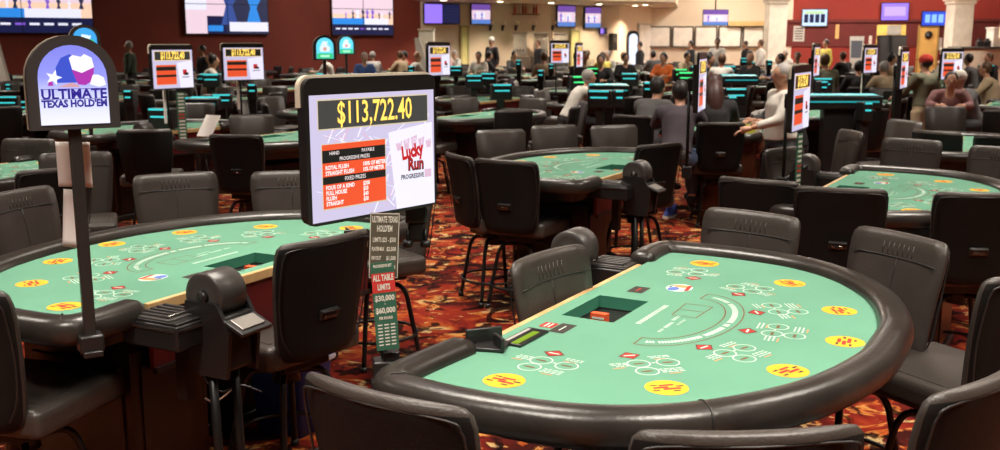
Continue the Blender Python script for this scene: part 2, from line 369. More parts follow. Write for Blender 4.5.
# small wall lamps and drink machines below
for k, px in enumerate((490, 502, 515, 532, 551)):
    M = wallM(WL1, WB1, px, 0, .02); z = zat(26, M.translation.y); t = thing('wall_sconce', 'small dark wall bracket lamp, ' + ['right below the small pink and blue television', 'second from the left below the liquor shelf', 'below the left half of the liquor shelf', 'below the right end of the liquor shelf', 'left of the two purple televisions'][k], 'wall lamp', M @ Vector((0, 0, z)), math.atan2((WB1 - WL1).y, (WB1 - WL1).x))
    MB().box((0, -.02, -.1), (.10, .04, .22), BLKP, bev=.01).tube([(0, -.03, -.05), (0, -.16, -.08), (0, -.18, .03)], .015, BLKM).build('bracket', t)
    MB().lathe([(.05, 0), (.08, .14), (.0, .14)], mat('lamp_glass', (.8, .7, .55), .5), (0, -.18, .02), seg=10).build('lamp_shade', t)
for k, px in enumerate((511, 531, 549)):
    M = wallM(WL1, WB1, px, 0, .75); t = thing('drink_dispenser', 'steel and glass drink dispenser at the bar wall, ' + ['leftmost of three', 'middle one of three', 'rightmost of three'][k], 'dispenser', M.translation)
    g = mat('steel_pale', (.55, .50, .43), .3, metal=.6)
    MB().box((0, 0, .65), (.75, .6, 1.3), mat('bar_cabinet', (.10, .07, .05), .5), bev=.02).build('cabinet', t)
    MB().box((0, 0, 1.75), (.56, .45, .85), g, bev=.03).box((0, 0, 2.2), (.60, .5, .05), BLKP, bev=.01).box((0, -.24, 1.75), (.36, .03, .5), mat('glass_panel_pale', (.5, .5, .45), .15), bev=.01).build('dispenser_body', t)
    q = MB()
    for x in (-.12, 0, .12): q.tube([(x, -.23, 1.6), (x, -.3, 1.58), (x, -.3, 1.5)], .02, BLKP)
    q.build('tap', t)
# doors
def door(px0, px1, ptop, m, a, b, n, extra=None):
    M = wallM(a, b, (px0 + px1) / 2, 0, .02); w = (along(a, b, px1) - along(a, b, px0)).length; Y = M.translation.y; h = zat(ptop, Y)
    t = bpy.data.objects.new('door_%d' % n, None); COL.objects.link(t); t.location = M.translation; t['kind'] = 'structure'
    Ml = M.copy(); Ml.translation = (0, 0, 0)
    MB().box((0, -.02, h / 2), (w, .06, h), m, M=Ml, bev=.01).build('door_leaf', t)
    fr = mat('door_frame_%d' % n, tuple(c * .6 for c in m.node_tree.nodes['Principled BSDF'].inputs['Base Color'].default_value[:3]), .6); q = MB()
    for x in (-w / 2, w / 2): q.box((x, -.03, h / 2), (.07, .1, h), fr, M=Ml)
    q.box((0, -.03, h), (w + .07, .1, .08), fr, M=Ml); q.build('door_frame', t)
    MB().tube([Ml @ Vector((w * .38, -.06, 1.0)), Ml @ Vector((w * .38, -.11, 1.0)), Ml @ Vector((w * .25, -.11, 1.0))], .018, CHROME).build('door_handle', t)
    if extra: extra(t, Ml, w, h, Y)
    return t
YDOOR = mat('yellow_door_paint', (.80, .46, .12), .6); YLT = mat('lit_yellow_wall', (.90, .62, .14), .7); WDOOR = mat('white_door_paint', (.85, .82, .75), .6)
PALEY = mat('pale_yellow_door_paint', (.75, .68, .30), .6)
def emblem(t, M, w, h, Y):
    MB().lathe([(.0, 0), (.13, 0), (.14, .01), (.14, .03), (0, .03)], BLKP, M=M @ Matrix.Translation((0, -.09, zat(35, Y))) @ Matrix.Rotation(PI / 2, 4, 'X')).build('round_sign', t)
door(911, 930, 27, YDOOR, WR0, WR1, 1, emblem)
door(635, 647, 25, WDOOR, WB1, WC1, 2)
door(461, 468, 27, PALEY, WL1, WB1, 3)
door(569, 577, 31, PALEY, WL1, WB1, 4)
M = wallM(WR0, WR1, 884, 0, .01); Y = M.translation.y
q = MB(); q.box((0, -.02, zat(25.5, Y) / 2), (1.06, .05, zat(25.5, Y)), YLT, M=M); q.build('trim_3', kind='structure')
MB().box((.1, -.07, zat(30.5, Y)), (.5, .03, .36), mat('grey_poster', (.45, .42, .36), .8), M=M, bev=.005).build('wall_notice', label='grey framed notice high on the yellow recess wall', category='notice')
def slot(px, Y, label, tall=1.65):
    p = P(px, Y); t = thing('slot_machine', label, 'slot machine', p)
    MB().box((0, 0, .42), (.6, .6, .84), BLKP, bev=.02).build('cabinet', t)
    q = MB(); q.rings([[(-.3, -.3, .84), (.3, -.3, .84), (.3, .3, .84), (-.3, .3, .84)], [(-.28, -.05, 1.1), (.28, -.05, 1.1), (.28, .3, 1.1), (-.28, .3, 1.1)], [(-.28, .05, tall), (.28, .05, tall), (.28, .3, tall), (-.28, .3, tall)]], BLKP, smooth=False); q.build('upper_cabinet', t)
    q = MB(); q.poly([(-.24, -.07, 1.12), (.24, -.07, 1.12), (.24, .03, tall - .06), (-.24, .03, tall - .06)], E_('slot_screen_dim', (.05, .04, .035), .6)); q.build('screen', t, recalc=False)
slot(881, 37.6, 'black slot machine left of the pair in the yellow recess', 2.1); slot(893, 37.4, 'black slot machine right of the pair in the yellow recess', 2.1)
# framed poster, tan strip, kiosk, thin signs on the red wall
M = wallM(WR0, WR1, 793.5, 0, .01); Y = M.translation.y; q = MB(); q.box((0, -.03, zat(34, Y)), (.42, .04, .60), mat('poster_white', (.55, .50, .45), .8), M=M)
for k in range(5): q.box((0, -.055, zat(34, Y) + .2 - k * .1), (.3, .01, .045), mat('poster_ink', (.12, .10, .09), .8), M=M)
q.build('wall_poster', label='white and grey poster on the red wall beneath the menu screen', category='poster')
M = wallM(WR0, WR1, 831, 0, .01); Y = M.translation.y
MB().box((0, -.03, zat(32, Y)), (.14, .05, .55), mat('tan_panel', (.70, .42, .15), .7), M=M, bev=.01).build('wall_panel', label='narrow tan vertical panel on the red wall right of the menu screen', category='panel')
for k, (px, py) in enumerate(((864, 38), (933, 40), (864, 44), (933, 46))):
    M = wallM(WR0, WR1, px, 0, .01); Y = M.translation.y
    MB().box((0, -.03, zat(py, Y)), (.12, .03, .16 if k < 2 else .3), mat('small_sign_white', (.6, .52, .45), .7), M=M, bev=.004).build('wall_sign', label=['small pale square sign left of the yellow recess, upper one', 'small pale square sign right of the yellow door, upper one', 'small pale sign left of the yellow recess, lower one', 'narrow pale sign right of the yellow door, lower one'][k], category='sign')
p = P(851, 36); t = thing('ticket_kiosk', 'pale grey leaning kiosk standing before the red wall', 'kiosk', p, R(-20))
MB().box((0, 0, .05), (.5, .45, .1), GRYP, bev=.02).build('base', t)
MB().rings([[(-.2, -.1, .1), (.2, -.1, .1), (.2, .12, .1), (-.2, .12, .1)], [(-.2, -.12, 1.2), (.2, -.12, 1.2), (.2, .1, 1.2), (-.2, .1, 1.2)], [(-.24, -.02, 2.05), (.24, -.02, 2.05), (.24, .12, 2.05), (-.24, .12, 2.05)]], mat('kiosk_grey', (.5, .47, .43), .4), smooth=False).build('kiosk_body', t)
q = MB(); q.poly([(-.17, -.115, 1.3), (.17, -.115, 1.3), (.19, -.045, 1.9), (-.19, -.045, 1.9)], E_('kiosk_screen', (.12, .11, .12), .8)); q.build('screen', t, recalc=False)
# panels, ledge on the back wall
a0, a1 = WC1, P(775, 46.0)
PANW = mat('white_panel', (.84, .80, .72), .6); DKF = mat('dark_frame', (.06, .05, .045), .5)
xs = [645, 668, 690, 713, 737, 759]
for k in range(5):
    pa, pb = P(xs[k] + .8, 46), P(xs[k + 1] - .8, 46); z1, z0 = zat(27, 46), zat(47, 46); cx = (pa.x + pb.x) / 2; w = pb.x - pa.x
    t = thing('wall_board', 'large white framed board low on the pale back wall, ' + ['leftmost of five', 'second from the left', 'middle one of five under the hanging television', 'fourth from the left', 'rightmost of five beside the column'][k], 'board', (cx, 45.9, (z0 + z1) / 2))
    MB().box((0, -.05, 0), (w, .05, z1 - z0), PANW, bev=.005).build('board_panel', t)
    q = MB(); hh = (z1 - z0) / 2
    for s in (-1, 1): q.box((s * (w / 2 - .02), -.08, 0), (.05, .05, 2 * hh), DKF); q.box((0, -.08, s * (hh - .02)), (w, .05, .05), DKF)
    q.build('board_frame', t)
MB().box(((P(722, 46).x + P(760, 46).x) / 2, 45.7, zat(24.5, 46)), (1.75, .3, .22), mat('tan_ledge', (.62, .42, .18), .7), bev=.02).build('wall_ledge', label='tan ledge on the pale back wall, beside the hanging television', category='ledge')
# totem arch screens by the white door
def arch_pts(w, h, n=14):
    r = w / 2; pts = [(-r, 0), (r, 0)]
    for k in range(n + 1): a = PI * k / n; pts.append((r * math.cos(a), h - r + r * math.sin(a)))
    return pts
XZ = Matrix(((1, 0, 0, 0), (0, 0, -1, 0), (0, 1, 0, 0), (0, 0, 0, 1)))      # (x,y,z)->(x,-z,y): draw in the xz plane, +z of the drawing faces -y
p = P(630.5, 40); t = thing('arched_totem', 'black arched totem with a white glowing face near the white door', 'sign totem', p, R(5))
MB().prism(arch_pts(.46, 2.3), -.12, .12, BLKP, M=XZ).build('totem_case', t)
MB().prism([(x, y + .25) for x, y in arch_pts(.34, 1.93)], .12, .13, E_('totem_glow', (.75, .82, 1.0), 1.1), M=XZ).build('screen', t)
# counter on the right
CW = mat('counter_cream', (.70, .60, .46), .6)
p0 = P(953, 34.5); t = thing('service_counter', 'long cream counter with a dark top along the right red wall', 'counter', (p0.x, p0.y, 0))
MB().box((2.2, .4, .60), (4.4, .8, 1.2), CW, bev=.02).build('counter_body', t)
MB().box((2.2, .4, zat(47.6, 34.5)), (4.5, .95, .07), DKF, bev=.01).build('counter_top', t)
MB().box((2.2, .4, 1.4), (4.4, .8, .44), CW, bev=.02).build('upper_panel', t)
p = P(997, 34.6); ob = MB().box((0, .35, 0), (.95, .55, .62), mat('cabinet_white', (.80, .74, .66), .5), bev=.02).box((0, .35, .33), (1.0, .6, .05), PANW, bev=.01).build('white_cabinet', loc=(p.x + .1, p.y, zat(38, 34.6)), label='white cabinet standing on the cream counter at the right edge', category='cabinet')
for k in range(2):
    p = P(976 + k * 7, 34.6); MB().box((0, .3, .12), (.22, .2, .24), BLKP, bev=.03).box((0, .3, .27), (.12, .1, .08), BLKP, bev=.01).build('countertop_device', loc=(p.x, p.y, 1.66), label=['small dark device on the counter, left of the pair', 'small dark device on the counter, beside the white cabinet'][k], category='device')
p = P(1003, 33.5); MB().rings([[(-.3, 0, 2.0), (.5, 0, 2.0), (.5, .3, 2.0), (-.3, .3, 2.0)], [(.0, 0, 5.2), (.6, 0, 5.2), (.6, .3, 5.2), (.0, .3, 5.2)]], COLM, smooth=False).build('trim_4', loc=(p.x, p.y, 0), kind='structure')
# white podium boxes near the red wall's end
p = P(428, 33.5); MB().box((0, 0, zat(30, 33.5) / 2), (.5, .4, zat(30, 33.5)), mat('podium_white', (.78, .72, .60), .6), bev=.02).box((0, 0, zat(30, 33.5) + .0), (.56, .46, .05), CREAM).build('tall_white_box', loc=(p.x, p.y, 0), label='tall white box standing at the end of the dark red wall', category='box')
p = P(417.5, 32.5); MB().rings([[(.1, 0, .0), (.7, 0, .0), (.7, .1, .0), (.1, .1, .0)], [(-.05, 0, zat(38, 32.5)), (.1, 0, zat(38, 32.5)), (.1, .1, zat(38, 32.5)), (-.05, .1, zat(38, 32.5))]], mat('easel_white', (.7, .66, .6), .7), smooth=False).build('leaning_board', loc=(p.x, p.y, 0), label='slanted white board leaning beside the tall white box', category='board')
p = P(2, 21); MB().rings([[(-.5, 0, 0), (.42, 0, 0), (.42, .12, 0), (-.5, .12, 0)], [(-.5, 0, zat(41, 21)), (.06, 0, zat(41, 21)), (.06, .12, zat(41, 21)), (-.5, .12, zat(41, 21))]], mat('easel_white', (.7, .66, .6), .7), smooth=False).build('leaning_board', loc=(p.x, p.y, 0), label='slanted cream board at the far left edge below the video wall', category='board')
M = wallM(WL1, WB1, 609, 0, .02); MB().box((0, -.15, zat(42, M.translation.y)), (.26, .3, .72), BLKP, M=M, bev=.02).box((0, -.31, zat(40, M.translation.y)), (.2, .02, .2), DKF, M=M).build('wall_speaker', label='dark vertical box on the beige wall left of the corner', category='speaker')
#@@PART2

# ------------------------------------------------------------------ card table
TH = .88
RAILC = [(-.80, -.545), (-.94, -.555), (-1.045, -.535), (-1.075, -.43), (-1.075, -.20), (-1.02, .06), (-.86, .285), (-.58, .47), (-.25, .566), (0, .58), (.25, .566), (.58, .47), (.86, .285), (1.02, .06), (1.075, -.20), (1.075, -.43), (1.045, -.535), (.94, -.555), (.69, -.540)]
SPOTS = [(.861, -.290), (.693, .122), (.385, .372), (.010, .456), (-.363, .364), (-.687, .112), (-.865, -.290)]
DIAM = [(.573, -.28), (.480, -.075), (.287, .092), (.045, .157), (-.194, .120), (-.415, -.010), (-.582, -.242)]
def rail_mesh(full=True):
    q = MB(); pts = catmull([(x, y, 0) for x, y in RAILC], 5 if full else 2); n = 14 if full else 8; prof = []
    for k in range(n):
        a = 2 * PI * k / n; r = 1.0
        cx, cz = math.cos(a), math.sin(a)
        prof.append((math.copysign(abs(cx) ** .75, cx) * .057, TH - .008 + math.copysign(abs(cz) ** .8, cz) * .050))
    # rounded free ends
    rg = []; N = len(pts)
    for i, p in enumerate(pts):
        a = pts[max(i - 1, 0)]; b = pts[min(i + 1, N - 1)]; t = (b - a).normalized(); side = Vector((t.y, -t.x, 0))
        rg.append([p + side * u + Vector((0, 0, z)) for u, z in prof])
    def scaled(r, k, off):
        c = sum(r, Vector()) / len(r); return [c + (v - c) * k + off for v in r]
    t0 = (pts[0] - pts[1]).normalized(); t1 = (pts[-1] - pts[-2]).normalized()
    rg = [scaled(rg[0], .5, t0 * .03), scaled(rg[0], .85, t0 * .02)] + rg + [scaled(rg[-1], .85, t1 * .02), scaled(rg[-1], .5, t1 * .03)]
    q.rings(rg, RAILM)
    if full:
        for x, y, a in ((-1.055, -.51, .8), (1.055, -.51, -.8), (.86, .285, R(40))):     # stitched joints across the padding
            M = Matrix.Translation((x, y, 0)) @ Matrix.Rotation(a, 4, 'Z')
            q.tube([M @ Vector((u * 1.02, 0, TH - .008 + (z - TH + .008) * 1.03)) for u, z in prof], .0022, PIPING, seg=4, closed=True)
    return q
HOLE = [(-.15, -.455), (.17, -.455), (.17, -.262), (-.15, -.262)]
def felt_mesh():
    q = MB(); out = [(p.x, p.y) for p in catmull([(x, y, 0) for x, y in RAILC[2:-2]], 4)]
    out = [(-.78, -.512), (-.98, -.53)] + out[2:-2] + [(.98, -.53), (.70, -.512)]
    bm = q.bm
    def loop(pts, z):
        vs = [bm.verts.new((x, y, z)) for x, y in pts]; return vs, [bm.edges.new((vs[i], vs[(i + 1) % len(vs)])) for i in range(len(vs))]
    v1, e1 = loop(out, TH); v2, e2 = loop(HOLE, TH)
    r = bmesh.ops.triangle_fill(bm, use_beauty=True, use_dissolve=False, edges=e1 + e2)
    fs = [f for f in r['geom'] if isinstance(f, bmesh.types.BMFace)]; q._fin(fs, FELT)
    for f in fs:
        if f.normal.z < 0: f.normal_flip()
    # thickness: outer and hole walls
    for vs in (v1,):
        lo = [bm.verts.new((v.co.x, v.co.y, TH - .03)) for v in vs]
        for i in range(len(vs)): f = bm.faces.new((vs[i], vs[(i + 1) % len(vs)], lo[(i + 1) % len(vs)], lo[i])); q._fin([f], FELT)
        f = bm.faces.new([v for v in reversed(lo)]); bm.faces.remove(f)
    return q
def flat(q, pts, z, m, M=None): q.poly([(M @ Vector((x, y, z))) if M is not None else Vector((x, y, z)) for x, y in pts], m)
def disc(c, rx, ry=None, n=20, a=0):
    ry = ry or rx; return [(c[0] + math.cos(a) * rx * math.cos(2 * PI * k / n) - math.sin(a) * ry * math.sin(2 * PI * k / n), c[1] + math.sin(a) * rx * math.cos(2 * PI * k / n) + math.cos(a) * ry * math.sin(2 * PI * k / n)) for k in range(n)]
def ringq(q, c, r0, r1, z, m, M, n=20):
    a, b = disc(c, r0, n=n), disc(c, r1, n=n)
    for i in range(n): j = (i + 1) % n; flat(q, [a[i], a[j], b[j], b[i]], z, m, M)
def stroke(q, pts, w, z, m, M=None):
    for (x0, y0), (x1, y1) in zip(pts, pts[1:]):
        d = Vector((x1 - x0, y1 - y0)); 
        if d.length < 1e-6: continue
        n = Vector((-d.y, d.x)).normalized() * w / 2
        flat(q, [(x0 - n.x, y0 - n.y), (x1 - n.x, y1 - n.y), (x1 + n.x, y1 + n.y), (x0 + n.x, y0 + n.y)], z, m, M)
def layout_mesh(full=True):
    q = MB(); Z = TH + .0008; rl = random.Random(11)
    for i, ((sx, sy), (dx, dy)) in enumerate(zip(SPOTS, DIAM)):
        e = Vector((sx - dx, sy - dy)).normalized(); a = math.atan2(e.y, e.x) - PI / 2
        M = Matrix.Translation((dx, dy, 0)) @ Matrix.Rotation(a, 4, 'Z')      # local +y = towards the player, x to the right
        L = Vector((sx - dx, sy - dy)).length
        flat(q, disc((0, L), .060, n=24), Z, YELP, M)
        # fan of small red and black marks inside the yellow disc
        for (x, y, w, h, m) in ((-.012, .012, .05, .012, REDP), (.016, -.002, .044, .012, REDP), (-.006, -.018, .042, .011, REDP), (-.040, -.004, .022, .009, BLKPR), (.036, .018, .020, .008, BLKPR), (.030, -.022, .020, .008, BLKPR), (-.018, .030, .020, .008, BLKPR)):
            flat(q, [(x - w / 2, L + y - h / 2), (x + w / 2, L + y - h / 2), (x + w / 2, L + y + h / 2), (x - w / 2, L + y + h / 2)], Z + .0004, m, M)
        flat(q, [(-.036, 0), (0, -.034), (.036, 0), (0, .034)], Z, REDP, M)
        if full: stroke(q, [(-.033, 0), (0, -.031), (.033, 0), (0, .031), (-.033, 0)], .003, Z + .0004, BLKPR, M)
        stroke(q, [(-.018, 0), (.018, 0)], .007, Z + .0004, WHT, M)
        for c in ((0, .078), (0, .148), (-.088, .085)):
            ringq(q, c, .0315, .0355, Z, WHT, M, 20 if full else 10)
            flat(q, disc(c, .020, .0055, 10), Z, LINEP, M)
        if full:
            stroke(q, [(-.05, .08), (-.04, .08)], .006, Z, WHT, M)
            # little pay tables: rows of pale lettering with a red heading
            for (bx, by, rows, cols) in ((-.080, .160, 3, 4), (.062, .085, 3, 3), (-.085, .030, 2, 4)):
                stroke(q, [(bx - .012, by + .020), (bx + .026, by + .020)], .005, Z, TANP, M)
                for r_ in range(rows):
                    x = bx - .028
                    for c_ in range(cols):
                        w = .009 + .008 * rl.random(); stroke(q, [(x, by - r_ * .013 + .006), (x + w, by - r_ * .013 + .006)], .0055, Z, WHT, M); x += w + .004
                        if x > bx + .04: break
    # curved band with two brown lines and pale lettering
    def arcp(ax, ay, cy, n=26, a0=-.06, a1=PI + .06): return [(ax * math.cos(a0 + (a1 - a0) * k / n), cy + ay * math.sin(a0 + (a1 - a0) * k / n)) for k in range(n + 1)]
    A0 = arcp(.362, .205, -.098, 26 if full else 14); A1 = arcp(.283, .150, -.104, 26 if full else 14)
    stroke(q, A0, .0045, Z, LINEP); stroke(q, A1, .0045, Z, LINEP); stroke(q, [A0[0], A1[0]], .0045, Z, LINEP); stroke(q, [A0[-1], A1[-1]], .0045, Z, LINEP)
    A2 = arcp(.322, .178, -.100, 60, .08, PI - .08); k = 0
    while k < 59:
        ln = rl.choice((1, 2, 2, 3)); e = min(k + ln, 60); stroke(q, A2[k:e + 1], .020, Z, WHT); k = e
        # gap between words
        if rl.random() < .3: k += 1
    for i in range(1, 60, 1):
        (x, y) = A2[i]
        stroke(q, [(x * .95, y - .008), (x * 1.05, y + .010)], .0035, Z + .0004, FELT)
    stroke(q, [(-.19, -.135), (-.02, -.125), (-.02, -.04), (-.19, -.035), (-.19, -.135)], .004, Z, LINEP); stroke(q, [(-.105, -.130), (-.105, -.038)], .004, Z, LINEP)
    if full:
        for (x0, y0, n_, s_) in ((-.13, -.185, 14, .020), (-.02, -.098, 5, .014), (.07, -.09, 5, .014), (.16, -.09, 3, .012), (.02, -.065, 6, .010)):
            x = x0
            for _ in range(n_):
                w = s_ * (.5 + .5 * rl.random()); stroke(q, [(x, y0), (x + w, y0)], s_ * .9, Z, WHT); stroke(q, [(x + w * .5, y0 - s_ * .2), (x + w * .5, y0 + s_ * .3)], .003, Z + .0004, FELT); x += w + .005
    else: stroke(q, [(-.13, -.185), (.14, -.185)], .014, Z, WHT)
    # round blue, white and red emblem on the felt
    flat(q, disc((-.40, -.235), .062, .05, 18), Z, WHT)
    flat(q, disc((-.375, -.250), .030, .022, 12), Z + .0004, BLUEP); flat(q, disc((-.425, -.235), .022, .030, 12), Z + .0004, TANP)
    flat(q, [(-.445, -.215), (-.36, -.205), (-.37, -.190), (-.45, -.200)], Z + .0006, REDP); flat(q, [(-.44, -.265), (-.40, -.280), (-.395, -.268)], Z + .0006, BLKPR)
    flat(q, [(.262, -.405), (.372, -.405), (.372, -.350), (.262, -.350)], Z, BLKPR); flat(q, [(-.345, -.390), (-.247, -.390), (-.247, -.328), (-.345, -.328)], Z, BLKPR)
    flat(q, [(.275, -.460), (.335, -.460), (.335, -.410), (.275, -.410)], Z, REDP)
    for y in (-.442, -.427): stroke(q, [(.283, y), (.327, y)], .006, Z + .0004, WHT)
    stroke(q, [(.29, -.378), (.345, -.378)], .005, Z + .0004, WHT); stroke(q, [(-.32, -.36), (-.272, -.36)], .008, Z + .0004, REDP)
    return q
def make_table(full):
    t = thing('card_table', 'x', 'card table')
    ft = felt_mesh().build('felt_top', t, recalc=False); layout_mesh(full).build('printed_layout', ft, recalc=False); rail_mesh(full).build('padded_rail', t)
    MB().box((0, -.523, TH - .018), (1.42, .022, .040), WEDGE, bev=.004).build('wood_edge', t)
    q = MB(); x0, x1, y0, y1 = -.15, .17, -.455, -.262          # lined well for the chips
    for a, b in (((x0, y0), (x1, y0)), ((x1, y0), (x1, y1)), ((x1, y1), (x0, y1)), ((x0, y1), (x0, y0))):
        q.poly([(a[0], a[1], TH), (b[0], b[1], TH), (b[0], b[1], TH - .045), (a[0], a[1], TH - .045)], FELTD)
        q.poly([(a[0], a[1], TH - .045), (b[0], b[1], TH - .045), (b[0], b[1], TH - .13), (a[0], a[1], TH - .13)], BLKP)
    q.poly([(x0, y0, TH - .13), (x1, y0, TH - .13), (x1, y1, TH - .13), (x0, y1, TH - .13)], BLKP)
    q.box((.015, -.38, TH - .062), (.030, .06, .085), ORGP); 
    for k in range(3): q.box((.031, -.38, TH - .035 - k * .027), (.003, .045, .007), WHT); q.box((.015, -.411, TH - .035 - k * .027), (.022, .003, .007), WHT)
    for k in range(6): q.box((.04 + k * .02, -.36, TH - .125), (.004, .18, .02), GRYP)
    q.build('chip_well', t, recalc=False)
    # apron hanging under the rail, fascia below the dealer's edge
    q = MB(); ap = catmull([(x * .90, y * .86, 0) for x, y in RAILC[1:-1]], 3 if full else 1)
    q.rings([[(p.x, p.y, TH - .05) for p in ap], [(p.x * .97, p.y * .97, TH - .13) for p in ap]], BLKP, smooth=False); q.build('apron', t)
    MB().box((.0, -.50, TH - .15), (1.36, .024, .22), MAROON, bev=.003).box((0, -.514, TH - .26), (1.36, .02, .02), BLKP).build('fascia', t)
    for (cx, cy, sx_, sy_) in ((-.565, -.18, .37, .58), (.40, .12, .60, .36)):
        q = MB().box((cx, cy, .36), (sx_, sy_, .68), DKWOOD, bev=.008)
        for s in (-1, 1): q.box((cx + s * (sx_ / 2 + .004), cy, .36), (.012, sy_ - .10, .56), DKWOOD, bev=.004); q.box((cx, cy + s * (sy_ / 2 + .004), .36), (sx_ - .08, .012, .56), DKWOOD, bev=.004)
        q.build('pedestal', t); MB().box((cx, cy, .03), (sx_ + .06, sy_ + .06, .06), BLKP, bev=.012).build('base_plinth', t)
    if full:
        # card display set flush in the felt, with its holder
        crd = MB().box((.478, -.432, TH + .004), (.19, .075, .010), BLKP, bev=.003).box((.478, -.455, TH + .0095), (.15, .010, .003), mat('silver_strip', (.45, .42, .40), .4)).build('card_reader', t)
        MB().box((.495, -.420, TH + .0098), (.145, .022, .002), E_('lcd_green', (.22, .36, .02), .9)).build('green_readout', crd)
        MB().box((.615, -.475, TH + .006), (.10, .10, .012), BLKP, rz=.3, bev=.003).box((.60, -.51, TH + .03), (.012, .12, .05), BLKP, rz=.9, bev=.004).box((.63, -.44, TH + .026), (.07, .012, .044), BLKP, rz=.9, bev=.004).build('card_holder', t)
    return t
TABN = make_table(True); TABF = make_table(False)
def place_table(x, y, deg, label, far=False, group=None):
    t = copy_tree(TABF if far else TABN); t.location = (x, y, 0); t.rotation_euler = (0, 0, R(deg)); t['label'] = label
    if group: t['group'] = group
    return t
def tw(x, y, deg, p): a = R(deg); return (x + p[0] * math.cos(a) - p[1] * math.sin(a), y + p[0] * math.sin(a) + p[1] * math.cos(a))

# card shuffler on its own stand, at the dealer's end
def make_shuffler():
    t = thing('card_shuffler', 'x', 'card shuffler')
    MB().box((-.075, -.04, -.05), (.19, .26, .09), BLKP, bev=.008).box((-.075, -.04, -.002), (.18, .25, .012), BLKP, bev=.003).build('shelf', t)
    q = MB().box((-.075, -.03, .006), (.165, .19, .008), GRYP, bev=.003)
    for k in range(5): q.box((-.135 + k * .030, -.03, .012), (.013, .15, .012), BLKP, bev=.003)
    q.box((-.075, -.10, .014), (.12, .012, .012), CHROME, bev=.003); q.build('card_rack', t)
    MB().box((-.172, -.04, -.022), (.004, .24, .008), CHROME).box((-.075, -.172, -.022), (.18, .004, .008), CHROME).build('metal_strip', t)
    pr_ = [(0, -.064), (.06, -.066), (.080, -.066), (.086, -.060), (.086, .060), (.080, .066), (.06, .066), (0, .064)]
    M = Matrix.Translation((.030, -.165, .070)) @ Matrix.Rotation(R(90), 4, 'Y')
    dr = MB().lathe(pr_, GRYP, M=M, seg=32).build('drum', t)
    MB().lathe([(0, -.080), (.018, -.080), (.026, -.066), (0, -.060)], BLKP, M=M, seg=16).build('hub', dr); MB().lathe([(0, .060), (.026, .066), (.018, .080), (0, .080)], BLKP, M=M, seg=16).build('hub', dr)
    q = MB()
    for sx_ in (-.044, .104): q.rings([[(sx_ - .008, -.235, .055), (sx_ + .008, -.235, .055), (sx_ + .008, -.095, .055), (sx_ - .008, -.095, .055)], [(sx_ - .008, -.290, -.045), (sx_ + .008, -.290, -.045), (sx_ + .008, -.08, -.045), (sx_ - .008, -.08, -.045)], [(sx_ - .008, -.27, -.21), (sx_ + .008, -.27, -.21), (sx_ + .008, -.12, -.21), (sx_ - .008, -.12, -.21)]], BLKP, smooth=False)
    q.box((.03, -.18, -.09), (.14, .17, .20), BLKP, bev=.01); q.build('chute', t)
    Mt = Matrix.Translation((.03, -.295, -.022)) @ Matrix.Rotation(R(24), 4, 'X')
    MB().box((0, 0, 0), (.155, .11, .014), BLKP, M=Mt, bev=.003).build('tray_frame', t)
    MB().box((0, -.004, .009), (.115, .062, .006), mat('brushed_steel', (.42, .39, .36), .3, metal=.8), M=Mt, bev=.002).build('steel_tray', t)
    for s in (-1, 1): MB().tube([(.03 + s * .055, -.18, -.18), (.03 + s * .055, -.19, -.5), (.03 + s * .065, -.20, -.83), (.03 + s * .065, -.23, -.858)], .016, BLKM).build('stand_leg', t)
    MB().box((.0, -.03, -.20), (.05, .05, .26), BLKM).build('bracket', t)
    return t
SHUF = make_shuffler()
def place_shuf(x, y, deg, label, off=(-.665, -.625), rot=0):
    s = copy_tree(SHUF); px, py = tw(x, y, deg, off); s.location = (px, py, .865); s.rotation_euler = (0, 0, R(deg + rot)); s['label'] = label; return s

